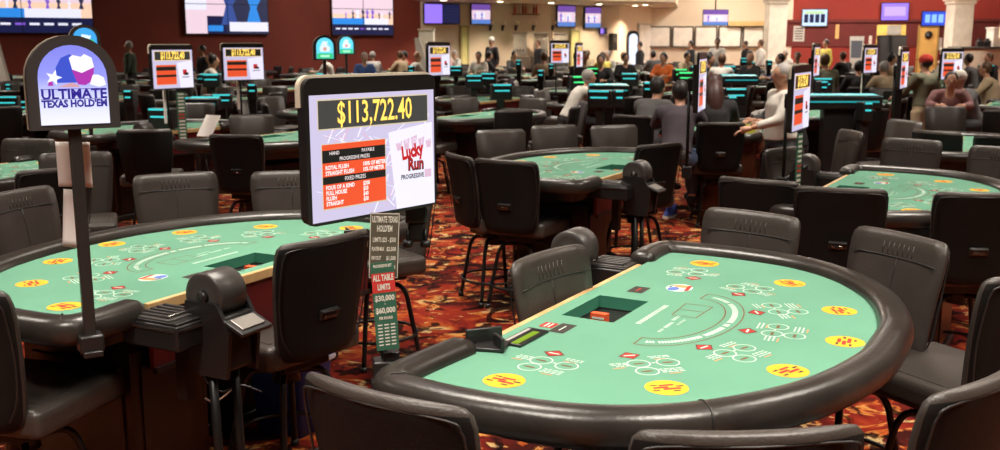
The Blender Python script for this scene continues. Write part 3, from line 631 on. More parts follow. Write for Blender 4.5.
# ------------------------------------------------------------------ stools
def make_back(lod):
    q = MB(); zs = [.548, .554, .57, .60, .65, .73, .84, .94, 1.0, 1.03, 1.045, 1.05] if lod else [.55, .58, .80, 1.02, 1.05]
    rg = []; n = 9 if lod else 4
    for z in zs:
        v = (z - .455) / .595; w = .185 + .055 * min(1, v * 1.25) ** .8
        rt = .045 if lod else .03
        if z > 1.05 - rt: k = (z - 1.05 + rt) / rt; w -= rt * .8 * (1 - math.sqrt(max(0, 1 - k * k)))
        if z < .548 + .07: k = 1 - (z - .548) / .07; w -= .07 * (1 - math.sqrt(max(0, 1 - k * k)))
        th = .036 * (1 - .35 * v)
        if z > 1.035: th *= .72
        if z > 1.049: th *= .6
        if z < .556: th *= .6
        y0 = -.205 - .13 * (z - .455) - .04 * max(0, v - .6)
        def cy(x): return .035 * (x / .24) ** 2
        ring = []
        for k in range(n): x = -w + 2 * w * k / (n - 1); e = 1 - abs(2 * k / (n - 1) - 1) ** 6; ring.append(Vector((x, y0 + cy(x) + th * (.35 + .65 * e), z)))
        for k in range(n): x = w - 2 * w * k / (n - 1); e = 1 - abs(2 * k / (n - 1) - 1) ** 6; ring.append(Vector((x, y0 + cy(x) - th * (.35 + .65 * e), z)))
        rg.append(ring)
    q.rings(rg, LEATHER); bi = q.mi(LEATHERB)
    for f in q.bm.faces:
        c = f.calc_center_median()
        if len(f.verts) == 4 and c.y < -.205 - .13 * (c.z - .455) - .04 * max(0, (c.z - .455) / .595 - .6) + .035 * (c.x / .24) ** 2 - .012 and c.z < 1.025: f.material_index = bi
    if lod:
        def F_(x, z, s=1):
            v = (z - .455) / .595; return Vector((x, -.205 - .13 * (z - .455) - .04 * max(0, v - .6) + .035 * (x / .24) ** 2 + s * .036 * (1 - .35 * v), z))
        q.tube([F_(-.215 + .43 * k / 8, .955, 1.02) for k in range(9)], .0028, PIPING, seg=5)
        q.tube([F_(0, .955 - .33 * k / 6, 1.02) for k in range(7)], .002, PIPING, seg=5)
        for k in range(7): x = -.075 + k * .025; q.tube([F_(x, .962, 1.0), F_(x + .003, .985, 1.05), F_(x, 1.012, 1.0)], .0022, LEATHER, seg=5)   # gathered pleats of the head band
        def B_(x, z): 
            p = F_(x, z, -1.0); return p
        lp = [B_(-.175, .60), B_(-.212, .68), B_(-.228, .82), B_(-.229, .96), B_(-.222, 1.0), B_(-.195, 1.022), B_(0, 1.026), B_(.195, 1.022), B_(.222, 1.0), B_(.229, .96), B_(.228, .82), B_(.212, .68), B_(.175, .60)]
        q.tube(catmull(lp, 4), .0032, PIPING, seg=5)
    return q
def make_chair(lod):
    t = thing('gaming_stool', 'x', 'chair')
    bk = make_back(lod).build('backrest', t)
    q = MB().box((0, .045, .575), (.50, .49, .105), LEATHER, bev=.035 if lod else .02, seg=4 if lod else 1)
    if lod: q.tube([Vector((x, y + .045, .60)) for x, y in rrect(.246, .241, .05, 4)], .003, PIPING, seg=5, closed=True); q.box((0, .05, .6275), (.40, .38, .004), SEATM, bev=.0015)
    q.build('seat', t)
    if lod:
        q = MB().box((0, 0, 0), (.100, .014, .046), BLKP, bev=.010, seg=3).box((0, -.010, .016), (.092, .022, .008), BLKP, bev=.003).box((0, -.009, -.006), (.056, .006, .013), CHROME, bev=.002)
        q.build('handle', bk, loc=(0, -.276, .735), rot=(R(7), 0, 0))
        MB().box((0, -.02, .50), (.24, .24, .05), BLKM, bev=.01).lathe([(.0, .40), (.06, .40), (.05, .49), (0, .49)], BLKM).build('swivel_hub', t)
        for k in range(4):
            a = PI / 4 + k * PI / 2; c, s = math.cos(a), math.sin(a)
            leg = catmull([(c * .04, s * .04, .44), (c * .13, s * .13, .445), (c * .175, s * .175, .40), (c * .20, s * .20, .30), (c * .255, s * .255, .02)], 4)
            MB().tube(leg, .014, BLKM).lathe([(.0, 0), (.02, 0), (.018, .03), (0, .03)], BLKP, (c * .257, s * .257, 0), seg=10).build('leg', t)
        MB().tube([Vector((.235 * math.cos(a), .235 * math.sin(a), .16)) for a in [2 * PI * k / 24 for k in range(24)]], .009, BLKM, seg=6, closed=True).build('foot_ring', t)
    else:
        q = MB().box((0, 0, .49), (.22, .22, .06), BLKM)
        for k in range(4):
            a = PI / 4 + k * PI / 2; c, s = math.cos(a), math.sin(a); q.tube([(c * .05, s * .05, .45), (c * .18, s * .18, .40), (c * .255, s * .255, 0)], .016, BLKM, seg=4)
        q.build('legs', t)
    return t
CHN = make_chair(True); CHF = make_chair(False)
def stool(x, y, deg, label, far=False, group=None):
    """x, y: middle of the back's top edge; deg: the way the sitter faces"""
    c = copy_tree(CHF if far else CHN); a = R(deg - 90)
    bx, by = 0, -.296; c.location = (x - (bx * math.cos(a) - by * math.sin(a)), y - (bx * math.sin(a) + by * math.cos(a)), 0); c.rotation_euler = (0, 0, a)
    c['label'] = label
    if group: c['group'] = group
    return c
#@@PART3

# ------------------------------------------------------------------ the tables one can single out
T1 = (.691, 3.255, -119.8); T2 = (-1.408, 4.351, 62.6); T3 = (.55, 7.68, 61); T4 = (2.559, 6.184, -120.5)
T5 = (-3.75, 6.9, -120); T6 = (-3.95, 11.0, 60); T7 = (-2.0, 9.9, -120); T8 = (4.4, 9.1, -120); T14 = (2.55, 11.1, 60)
NEAR = [(T1, 'large green felt card table in the foreground right, with a black padded rail', 0), (T2, 'green felt card table at the left behind the arched sign pole', 0),
        (T3, 'green felt card table in the middle, right behind the jackpot display', 0), (T4, 'green felt card table at the right edge just beyond the front table', 0),
        (T5, 'card table at the far left edge, only its rail corner showing', 0), (T6, 'card table behind the left arched sign, with a small jackpot display over it', 1),
        (T7, 'card table left of the big jackpot display, partly behind it', 1), (T8, 'card table at the right edge in front of the man in the white cap', 1), (T14, 'card table with chip stacks where the grey-haired dealer works', 1)]
for (x, y, a), lb, far in NEAR: t_ = place_table(x, y, a, lb, bool(far))
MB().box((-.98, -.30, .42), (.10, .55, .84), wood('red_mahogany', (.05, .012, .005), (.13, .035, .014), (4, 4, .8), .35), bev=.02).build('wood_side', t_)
place_shuf(*T1, 'drum card shuffler at the far end of the front table, behind the grey stool')
place_shuf(*T2, 'drum card shuffler beside the left table, next to the big dark stool back')
place_shuf(*T3, 'drum card shuffler at the near end of the middle table')
place_shuf(*T4, 'drum card shuffler beside the right table, next to the slim rotated display')
place_shuf(*T6, 'drum card shuffler left of the small display post at the second left table')
CH = [('C1', -2.53, 5.15, -17, 'stool front at the left edge behind the left table, under the paper sheets'),
 ('C2', -1.92, 5.85, -63, 'stool facing us beyond the left table, just right of the sign pole'),
 ('C3', -1.25, 5.96, -80, 'stool facing us beyond the left table, half hidden by the big jackpot display'),
 ('C4', -3.76, 8.02, -100, 'grey-brown stool front by the left edge, upper one behind the curved rail'),
 ('C5', -2.72, 6.1, 140, 'stool back with a pale top edge at the left, left of the hanging sheets'),
 ('C6', -3.17, 8.9, 100, 'dark stool back leaning at an angle, right of the arched sign'),
 ('C6b', -2.98, 7.0, -70, 'stool mostly hidden behind the hanging paper sheets'),
 ('C7', -2.23, 8.38, 81, 'dark stool back with a pale handle plate left of the big jackpot display'),
 ('C8', -.67, 3.87, 142, 'large dark stool back with a chrome handle in front of the left table'),
 ('C9', -1.76, 3.04, 74, 'dark stool at the left edge with its seat tucked to the left table'),
 ('C10', -.275, 2.09, 57, 'big stool back at the bottom, left of the front table'),
 ('C11', .155, 3.58, -37, 'grey stool on the dealer side of the front table, by the open carpet'),
 ('C12', .02, 6.52, 61, 'dark stool back with a handle slot at the near side of the middle table'),
 ('C13', -.31, 6.85, 25, 'dark stool seen sideways, just left of the handled back at the middle table'),
 ('C14', -.01, 8.87, -65, 'stool facing us beyond the middle table, leftmost of three'),
 ('C15', .49, 9.37, -66, 'stool facing us beyond the middle table, middle one of three'),
 ('C16', 1.05, 9.37, -70, 'stool facing us beyond the middle table, rightmost of three'),
 ('C17', 1.24, 7.6, 125, 'stool back at the right end of the middle table, left of the blue shoe'),
 ('C18', 2.15, 9.70, 90, 'stool back with a pale handle carrying the long-haired person'),
 ('C19', 1.16, 4.48, -133, 'stool facing us just behind the front table, middle of the photo'),
 ('C20', 1.44, 5.58, 55, 'dark stool back directly behind the grey one at the front table'),
 ('C21', 2.05, 7.3, -50, 'grey stool front left of the slim rotated display post'),
 ('C22', 1.80, 5.23, 70, 'dark stool back with a chrome handle at the near side of the right table'),
 ('C23', 3.31, 7.98, -135, 'grey stool facing us beyond the right table, in the open'),
 ('C24', 3.80, 8.75, 35, 'dark stool back directly behind the grey one beyond the right table'),
 ('C25', 2.48, 5.06, 84, 'dark stool back with a handle plate at the right edge behind the leather-fronted stool'),
 ('C26', 4.19, 8.3, 60, 'dark stool back at the right edge above the right table'),
 ('C27', 3.72, 7.35, -139, 'grey stool front at the right edge beyond the right table'),
 ('C28', 1.63, 3.94, -155, 'tall leather stool facing left at the right side of the front table'),
 ('C29', 1.80, 3.25, 118, 'dark stool at the right edge whose seat reaches toward the front table'),
 ('C30', 1.13, 2.19, 129, 'big stool back in the bottom right corner'),
 ('C31', .50, 1.86, 94, 'pale curved stool top at the bottom edge, right of centre'),
 ('C32', -.47, 5.75, 215, 'dark stool under the big jackpot display, its curved leg on the carpet'),
 ('C35', 3.1, 8.75, 185, 'dark stool with a flat seat turned left, on the open carpet behind the right table'),
 ('C36', -3.05, 12.9, 20, 'dark stool seen from its side above the left end of the jackpot display'),
 ('C37', -2.68, 10.78, -66, 'grey stool front beyond the table left of the big jackpot display'),
 ('C39', -3.9, 12.9, -80, 'stool facing us behind the left small jackpot display'),
 ('C40', -4.9, 12.1, -50, 'grey stool front right behind the arched sign top'),
 ('C41', 5.40, 12.2, -100, 'grey stool front below the right jackpot display post'),
 ('C42', 5.85, 11.6, 80, 'dark stool back at the right edge below the white cap'),
 ('C43', 4.05, 9.95, 200, 'small grey stool turned left beside the tan trousers'),
 ('C44', 1.40, 10.68, 60, 'dark stool back carrying the person in the grey jacket')]
for c, x, y, a, lb in CH: stool(x, y, a, lb[0] + lb[1:], far=(y > 8.5 and c not in ('C18', 'C35', 'C44')))
MANUAL = [(x, y) for _, x, y, _, _ in CH]

# ------------------------------------------------------------------ table rows filling the hall
def in_hall(x, y):
    px = 500 + 1000 * x / y
    if px < 422: lim = wy_left(max(px, -60)) - 1.4
    elif px < 617: lim = 38 + (px - 422) / 195 * 3.5
    elif px < 779: lim = 43
    else: lim = 34.5 - (3.5 if px > 930 else 0)
    return y < lim
LAND = [(-60, 30, 'below the far left video wall'), (30, 70, 'behind the large arched sign'), (70, 118, 'just right of the large arched sign'), (118, 155, 'in front of the bare red wall'), (155, 222, 'behind the leftmost small display'), (222, 275, 'below the dark middle video wall'),
        (275, 310, 'just right of the middle video wall'), (310, 335, 'under the left green arched sign'), (335, 395, 'below the rightmost video wall'), (395, 430, 'at the dark red wall corner'), (430, 470, 'below the violet wall television'),
        (470, 510, 'below the small pink television'), (510, 550, 'in front of the drink dispensers'), (550, 580, 'behind the centre small display'), (580, 612, 'below the two purple televisions'), (612, 650, 'in front of the white door'),
        (650, 690, 'below the left white boards'), (690, 728, 'below the hanging television'), (728, 762, 'below the right white boards'), (762, 785, 'before the left cream column'), (785, 830, 'below the pale blue menu screen'), (830, 868, 'before the grey leaning kiosk'),
        (868, 905, 'before the yellow recess'), (905, 937, 'before the yellow door'), (937, 968, 'before the right cream column'), (968, 1080, 'before the cream counter')]
ORD = ['nearest', 'second nearest', 'third nearest', 'fourth nearest', 'fifth nearest', 'sixth nearest', 'seventh nearest', 'eighth nearest', 'ninth nearest']
bases = {'A': (.69, 3.26, -120), 'B': (-1.41, 4.35, 60), 'C': (-3.75, 6.9, -120), 'D': (-5.8, 8.0, 60)}
cells = []
ux, uy = 3.47 * .520, 3.47 * .854; wx, wy = -4.44, 3.64
for m in range(-5, 5):
    for nm in ('A', 'B'):
        bx, by, a = bases[nm]
        for k in range(-3, 14):
            x, y = bx + m * wx + k * ux, by + m * wy + k * uy
            if y < 9.2 or not in_hall(x, y): continue
            px, py = pix((x, y, 1.0))
            if px < -45 or px > 1045: continue
            if any(math.hypot(x - t[0][0], y - t[0][1]) < 2.3 for t in NEAR): continue
            if 1.6 < x < 6.5 and 8.5 < y < 12.5: continue
            cells.append((x, y, a, px))
cells.sort(key=lambda c: c[1])
STL = []; cnt = {}; rc = random.Random(21); NCH = 0; used = {}
for (x, y, a, px) in cells:
    ld = next(l[2] for l in LAND if l[0] <= px < l[1]); i = cnt.get(ld, 0); cnt[ld] = i + 1; tl = ORD[i] + ' table ' + ld
    place_table(x, y, a, 'small green card table, ' + tl.replace(' table ', ' one '), True)
    pos = [(1.30, -.1, 180), (.86, .82, 232), (0, 1.12, 270), (-.86, .82, 308), (-1.30, -.1, 0)]
    if y < 17: pos = pos + [(.45, 1.12, 255), (0, -1.05, 90), (-.95, -.95, 60)]
    elif y < 23: pos = pos + [(0, -1.05, 90)]
    if y > 29: pos = [pos[0], pos[1], pos[3], pos[4]]
    for j, (ax, ay, fa) in enumerate(pos):
        if rc.random() < .06: continue
        k = 1.12; wx_, wy_ = tw(x, y, a, (ax * k, ay * k)); fd = fa + a + rc.uniform(-18, 18)
        if any(math.hypot(wx_ - u, wy_ - v) < .7 for u, v in MANUAL + [(a_, b_) for a_, b_, _, _ in STL]): continue
        if wy_ < 8 or not in_hall(wx_, wy_): continue
        dx_, dy_ = wx_ - x, wy_ - y
        side = ('far' if dy_ > .5 else 'near' if dy_ < -.5 else 'middle') + ('-left' if dx_ < -.45 else '-right' if dx_ > .45 else '')
        lb = 'dark stool %s of the %s' % (side if side != 'middle' else 'beside the centre', tl)
        grp = None
        o = stool(wx_, wy_, fd, lb, True); NCH += 1; STL.append((wx_, wy_, fd, o))
        used.setdefault(lb, []).append(o)
for lb, os_ in used.items():
    if len(os_) > 1:
        for o in os_: o['group'] = 'stools round one distant table'; 

#@@PART4

# ------------------------------------------------------------------ people
def ellip(q, c, r, m, seg=14, rings=9, M=None):
    prof = [(math.sin(PI * k / rings), -math.cos(PI * k / rings)) for k in range(1, rings)]
    rg = [[Vector((c[0] + r[0] * a * math.cos(2 * PI * j / seg), c[1] + r[1] * a * math.sin(2 * PI * j / seg), c[2] + r[2] * b)) for j in range(seg)] for a, b in prof]
    if M is not None: rg = [[M @ v for v in g] for g in rg]
    q.rings(rg, m); return q
def remesh(q, vox, m):
    me = q.data('tmp'); o = bpy.data.objects.new('tmp', me); COL.objects.link(o)
    md = o.modifiers.new('r', 'REMESH'); md.mode = 'VOXEL'; md.voxel_size = vox; md.use_smooth_shade = True
    sm = o.modifiers.new('s', 'SMOOTH'); sm.factor = .5; sm.iterations = 3
    dg = bpy.context.evaluated_depsgraph_get(); r = bpy.data.meshes.new_from_object(o.evaluated_get(dg)); bpy.data.objects.remove(o); bpy.data.meshes.remove(me)
    r.materials.clear(); r.materials.append(m); return r
SKIN = mat('skin_tone', (.48, .25, .16), .55); SKIN2 = mat('skin_tone_dark', (.30, .15, .09), .55)
HAIRK = mat('black_hair', (.015, .011, .010), .5, bump=(60, .5)); HAIRG = mat('grey_hair', (.32, .29, .27), .6, bump=(60, .5)); HAIRB = mat('brown_hair', (.10, .045, .02), .5, bump=(60, .5)); HAIRR = mat('auburn_hair', (.050, .018, .013), .5, bump=(60, .5))
def cloth(n, c): return mat('cloth_' + n, c, .9, bump=(40, .4), noise=(8, .12))
CL = dict(white=cloth('white', (.62, .58, .52)), black=cloth('black', (.018, .016, .018)), grey=cloth('grey', (.10, .095, .095)), tan=cloth('tan', (.42, .32, .20)), red=cloth('red', (.45, .03, .02)), blue=cloth('blue', (.05, .10, .28)),
          olive=cloth('olive', (.17, .17, .11)), orange=cloth('orange', (.70, .15, .03)), yellow=cloth('yellow', (.62, .50, .10)), plaid=cloth('plaid', (.20, .09, .09)), jeans=cloth('jeans', (.05, .075, .14)), purple=cloth('purple_grey', (.055, .042, .052)), green=cloth('green', (.03, .05, .03)), ltgrey=cloth('light_grey', (.40, .38, .36)), pink=cloth('pink', (.60, .40, .36)))
def rig(pose):
    J = {}
    if pose.startswith('stand'):
        J['pel'] = (0, 0, .95); J['waist'] = (0, .01, 1.10); J['chest'] = (0, .0, 1.33); J['neck'] = (0, .0, 1.49); J['head'] = (0, .03, 1.63)
        for s in (-1, 1):
            J['hip%d' % s] = (s * .09, 0, .90); J['kne%d' % s] = (s * .11, .03 + .05 * s, .50); J['ank%d' % s] = (s * .12, -.02 + .06 * s, .09); J['toe%d' % s] = (s * .14, .14 + .06 * s, .035)
            J['sho%d' % s] = (s * .18, 0, 1.42)
            if pose == 'stand_reach' and s == -1 or pose == 'stand_both': J['elb%d' % s] = (s * .24, .16, 1.18); J['wri%d' % s] = (s * .16, .40, 1.10)
            else: J['elb%d' % s] = (s * .25, -.02, 1.15); J['wri%d' % s] = (s * .26, .06, .90)
    else:
        ln = R(30 if pose == 'lean' else 12); y = lambda h: math.sin(ln) * h; z = lambda h: .70 + math.cos(ln) * h
        J['pel'] = (0, 0, .70); J['waist'] = (0, y(.18), z(.18)); J['chest'] = (0, y(.40), z(.40)); J['neck'] = (0, y(.55), z(.55)); J['head'] = (0, y(.55) + .05, z(.55) + .13)
        for s in (-1, 1):
            J['hip%d' % s] = (s * .10, .03, .69); J['kne%d' % s] = (s * .15, .44, .68); J['ank%d' % s] = (s * .14, .40, .24); J['toe%d' % s] = (s * .15, .56, .19)
            J['sho%d' % s] = (s * .18, y(.48), z(.48)); J['elb%d' % s] = (s * .25, y(.48) + .12, .99); J['wri%d' % s] = (s * .13, y(.48) + .36, 1.0)
    return {k: Vector(v) for k, v in J.items()}
def make_person(pose, near=False):
    J = rig(pose); t = thing('person', 'x', 'person'); hd = J['head']; q = MB()
    q.tube([J['pel'] - Vector((0, 0, .06)), J['pel'], J['waist'], J['chest'], (J['chest'] + J['neck']) / 2, J['neck']], [.12, .145, .120, .140, .11, .055], SKIN, 14)
    q.tube([J['neck'] - Vector((0, 0, .03)), hd], [.055, .05], SKIN, 10)
    for s in (-1, 1):
        a, b, c = J['sho%d' % s], J['elb%d' % s], J['wri%d' % s]
        q.tube([J['chest'] + Vector((s * .05, 0, .06)), a, (a + b) / 2, b, (b + c) / 2, c], [.085, .062, .050, .042, .040, .026], SKIN, 10)
        a, b, c = J['hip%d' % s], J['kne%d' % s], J['ank%d' % s]
        q.tube([a, a * .5 + b * .5, b, b * .6 + c * .4, c], [.095, .085, .058, .056, .036], SKIN, 10)
        q.tube([c, J['toe%d' % s]], [.040, .028], SKIN, 8)
    ellip(q, (hd.x, hd.y - .005, hd.z + .02), (.074, .092, .100), SKIN, 18, 12); ellip(q, (hd.x, hd.y + .02, hd.z - .045), (.055, .062, .060), SKIN)
    ellip(q, (hd.x, hd.y + .095, hd.z - .005), (.013, .020, .022), SKIN, 8, 6)
    for s in (-1, 1): ellip(q, (hd.x + s * .076, hd.y - .005, hd.z), (.012, .022, .032), SKIN, 8, 6)
    me = remesh(q, .016 if near else .026, SKIN)
    q = MB(); q.bm.from_mesh(me); q.mats = [SKIN]
    for s in (-1, 1):       # hands: palm, four fingers and a thumb
        w = J['wri%d' % s]; d = (w - J['elb%d' % s]).normalized(); sd = d.cross(Vector((0, 0, 1))).normalized() if abs(d.z) < .9 else Vector((1, 0, 0)); dn = Vector((0, 0, -1)) if abs(d.z) < .9 else Vector((0, 1, 0))
        q.tube([w - d * .02, w + d * .04, w + d * .085], [.022, .036, .034], SKIN, 8)
        for k in range(4):
            b0 = w + d * .08 + sd * (-.027 + .018 * k); ln_ = (.032, .038, .035, .028)[k]
            q.tube([b0, b0 + d * ln_ + dn * .004, b0 + d * (ln_ * 1.6) + dn * .020, b0 + d * (ln_ * 1.8) + dn * .036], [.0095, .009, .008, .006], SKIN, 6)
        tb = w + d * .03 + sd * (-.03 * s); q.tube([tb, tb + d * .03 - sd * s * .02, tb + d * .055 - sd * s * .022 + dn * .01], [.012, .010, .007], SKIN, 6)
    bo = q.build('body', t, recalc=False)
    q = MB(); g = .018
    q.tube([J['pel'] + (J['waist'] - J['pel']) * .1, J['waist'], J['chest'], (J['chest'] + J['neck']) / 2, J['neck'] - Vector((0, 0, .03))], [.165, .150, .168, .135, .075], CL['grey'], 14)
    for s in (-1, 1):
        a, b, c = J['sho%d' % s], J['elb%d' % s], J['wri%d' % s]
        q.tube([J['chest'] + Vector((s * .05, 0, .06)), a, (a + b) / 2, b, b * .25 + c * .75], [.105, .084, .070, .060, .046], CL['grey'], 10)
    me = remesh(q, .02 if near else .03, CL['grey']); o = bpy.data.objects.new('shirt', me); COL.objects.link(o); o.parent = t
    q = MB()
    q.tube([J['pel'] - Vector((0, 0, .07)), J['pel'], J['pel'] + (J['waist'] - J['pel']) * .5], [.14, .160, .140], CL['black'], 12)
    for s in (-1, 1):
        a, b, c = J['hip%d' % s], J['kne%d' % s], J['ank%d' % s]; q.tube([a, a * .5 + b * .5, b, b * .6 + c * .4, c + (b - c) * .1], [.112, .100, .075, .070, .058], CL['black'], 10)
    me = remesh(q, .02 if near else .03, CL['black']); o = bpy.data.objects.new('trousers', me); COL.objects.link(o); o.parent = t
    for s in (-1, 1):
        a, b = J['ank%d' % s], J['toe%d' % s]; q = MB(); h = (b - a); h.z = 0; h.normalize()
        q.tube([a - h * .05 + Vector((0, 0, -.02)), a + Vector((0, 0, -.01)), (a + b) / 2, b + h * .02], [.045, .055, .045, .030], CL['black'], 10); q.build('shoe', t)
    q = MB(); ellip(q, (hd.x, hd.y - .026, hd.z + .036), (.086, .094, .104), HAIRK, 16, 10); q.build('hair', t)
    if near:
        for s in (-1, 1): ellip(MB(), (hd.x + s * .030, hd.y + .080, hd.z + .018), (.012, .008, .006), BLKP, 8, 6).build('eye', bo)
        ellip(MB(), (hd.x, hd.y + .082, hd.z - .048), (.024, .008, .006), mat('lip_tone', (.30, .09, .07), .5), 8, 6).build('mouth', bo)
    return t
def clear_of_tables(x, y):
    tabs = [(c[0], c[1]) for c in cells] + [(t_[0][0], t_[0][1]) for t_ in NEAR]
    for k in range(25):
        s = 1 + (.012 * ((k + 1) // 2)) * (1 if k % 2 else -1)
        if all(math.hypot(x * s - a, y * s - b) > 1.55 for a, b in tabs) and in_hall(x * s, y * s - .9): return x * s, y * s
    return x, y
PP = {(p, n): make_person(p, n) for p, n in (('sit', False), ('stand', False), ('stand_both', False), ('lean', True), ('sit', True), ('stand_reach', True))}
def recolor(o, m):
    if len(o.material_slots): o.material_slots[0].link = 'OBJECT'; o.material_slots[0].material = m
def person(pose, near, x, y, deg, shirt, pants, hair, label, h=1.0, skin=SKIN, hat=None, z=0, seated_on=False):
    if y > 15.2 and not (pose == 'sit' and not near and seated_on): x, y = clear_of_tables(x, y)
    t = copy_tree(PP[(pose, near)]); t.location = (x, y, z); t.rotation_euler = (0, 0, R(deg - 90)); t.scale = (1, 1, h) if h != 1 else (1, 1, 1); t['label'] = label
    for c in t.children:
        n = c.name.split('.')[0]
        if n == 'shirt': recolor(c, CL[shirt])
        elif n == 'trousers': recolor(c, CL[pants])
        elif n == 'hair': recolor(c, hair)
        elif n == 'body' and skin is not SKIN: recolor(c, skin)
    hd = rig(pose)['head']
    if hat:
        q = MB(); ellip(q, (hd.x, hd.y - .02, hd.z + .055), (.094, .104, .095), CL[hat], 16, 10); q.rings([[Vector((hd.x + .08 * math.cos(a) * k, hd.y + .06 + .11 * math.sin(a) * k, hd.z + .062 - .01 * k + dz)) for a in [PI * j / 10 for j in range(11)]] for k, dz in ((1, 0), (1, .008))], CL[hat]); q.build('cap', t)
    return t
# players and dealer round the chip table
person('lean', True, 1.55, 10.95, 50, 'grey', 'black', HAIRK, 'person in a grey jacket with short black hair leaning over the card table')
person('lean', True, 1.72, 9.75, 75, 'purple', 'jeans', HAIRK, 'person in a dark padded jacket seen from behind, blue shoe near the floor')
o = person('sit', True, 2.15, 10.03, 90, 'black', 'black', HAIRR, 'person with long auburn hair seen from behind on a handled stool')
hd = rig('sit')['head']; MB().tube([hd + Vector((0, -.06, .06)), hd + Vector((0, -.10, -.08)), hd + Vector((0, -.15, -.26)), hd + Vector((0, -.16, -.36))], [.075, .09, .085, .03], HAIRR, 10).build('long_hair', o)
person('stand_reach', True, 2.74, 9.75, 190, 'white', 'black', HAIRG, 'grey-haired dealer in a pale shirt standing at the chip table', h=.915)
person('sit', True, 3.12, 10.6, 200, 'black', 'black', HAIRK, 'person whose face shows just behind the grey-haired dealer')
# blue shoe and jeans leg of the jacket player, resting on the carpet
p = at(670, 217, 0.0); t = thing('blue_trainer', 'blue trainer with a white sole on the carpet under the middle stools', 'shoe', (p.x, p.y, 0), R(150))
q = MB(); q.rings([[Vector((x * .95, y, z)) for x, y in [(-.04, -.13), (.04, -.13), (.05, .05), (.035, .13), (-.035, .13), (-.05, .05)]] for z in (0, .03)], CL['white'], smooth=False); q.build('sole', t)
q = MB(); q.rings([[(-.04, -.12, .03), (.04, -.12, .03), (.048, .05, .03), (.03, .125, .03), (-.03, .125, .03), (-.048, .05, .03)], [(-.035, -.115, .09), (.035, -.115, .09), (.04, .03, .08), (.025, .10, .055), (-.025, .10, .055), (-.04, .03, .08)], [(-.03, -.11, .13), (.03, -.11, .13), (.03, -.02, .12), (.01, .04, .09), (-.01, .04, .09), (-.03, -.02, .12)]], mat('blue_shoe_knit', (.06, .10, .45), .7)); q.build('shoe_upper', t)
# the man in the red cap and others on the right
person('stand_reach', True, 6.15, 14.6, 115, 'olive', 'tan', HAIRK, 'person in a red cap, olive shirt and tan trousers standing by the tables', h=.93, hat='red')
SITN = [(945, 79, 13.6, -110, 'plaid', HAIRK, 'person in a dark plaid shirt behind the right jackpot display post', None), (972, 71, 13.8, 200, 'grey', HAIRG, 'person in a white cap and dark jacket at the right edge table', 'white'),
        (884, 69, 17.0, 100, 'tan', HAIRG, 'grey-haired person in a tan shirt seen from behind beside the red cap', None), (856, 64, 18, 80, 'black', HAIRK, 'person in black left of the tan-shirted one, white cuff showing', None),
        (990, 80, 15.5, 150, 'tan', HAIRB, 'person in a tan top cropped by the right edge', None)]
for px, py, Y, dg, sh, hr, lb, ht in SITN:
    p = P(px, Y); person('lean' if px in (945, 972) else 'sit', True, p.x, p.y, dg, sh, 'black', hr, lb, hat=ht, h=1.0)
p = P(824, 16.5); person('sit', True, p.x, p.y, 95, 'olive', 'black', HAIRB, 'person with bushy brown hair seen from behind below the grey poster', h=1.08)
p = P(821, 33); person('stand', False, p.x, p.y, 200, 'yellow', 'black', HAIRK, 'person in a yellow top standing before the red wall', h=1.1)
p = P(714, 30); person('stand_both', False, p.x, p.y, 250, 'white', 'black', HAIRK, 'tall person in a pale top standing in front of the white wall boards', h=1.12, skin=SKIN2)
p = P(135, 24.5); person('stand', False, p.x, p.y, 180, 'green', 'black', HAIRG, 'grey-haired person in dark green standing against the bare red wall', h=1.06)
p = P(492, 33); person('stand', False, p.x, p.y, 230, 'black', 'black', HAIRK, 'person in black with a white cap standing below the liquor shelf', h=1.14, hat='white')
p = P(538, 35); person('stand', False, p.x, p.y, 200, 'black', 'black', HAIRB, 'person in black standing between the drink dispensers', h=1.1)
p = P(742, 38); person('stand', False, p.x, p.y, 180, 'black', 'black', HAIRK, 'person in black standing before the right white boards', h=1.08)
p = P(757, 34); person('stand', False, p.x, p.y, 160, 'white', 'black', HAIRB, 'person in white standing by the left cream column', h=1.1)
p = P(207, 23.5); person('stand', False, p.x, p.y, 220, 'black', 'black', HAIRK, 'person in black standing behind the white-shirted player on the left', h=1.0)
p = P(638, 37); person('stand', False, p.x, p.y, 180, 'black', 'black', HAIRK, 'person in black standing in front of the white door', h=1.06)
p = P(688, 36); person('stand', False, p.x, p.y, 190, 'black', 'black', HAIRK, 'person in black standing left of the hanging television', h=1.08)
p = P(583, 18); person('stand', False, p.x, p.y, 270, 'black', 'black', HAIRB, 'person in black standing just right of the centre small display', h=.95)
p = P(568, 15.5); person('lean', True, p.x, p.y, 20, 'white', 'black', HAIRG, 'person in a pale shirt bent forward under the centre small display')
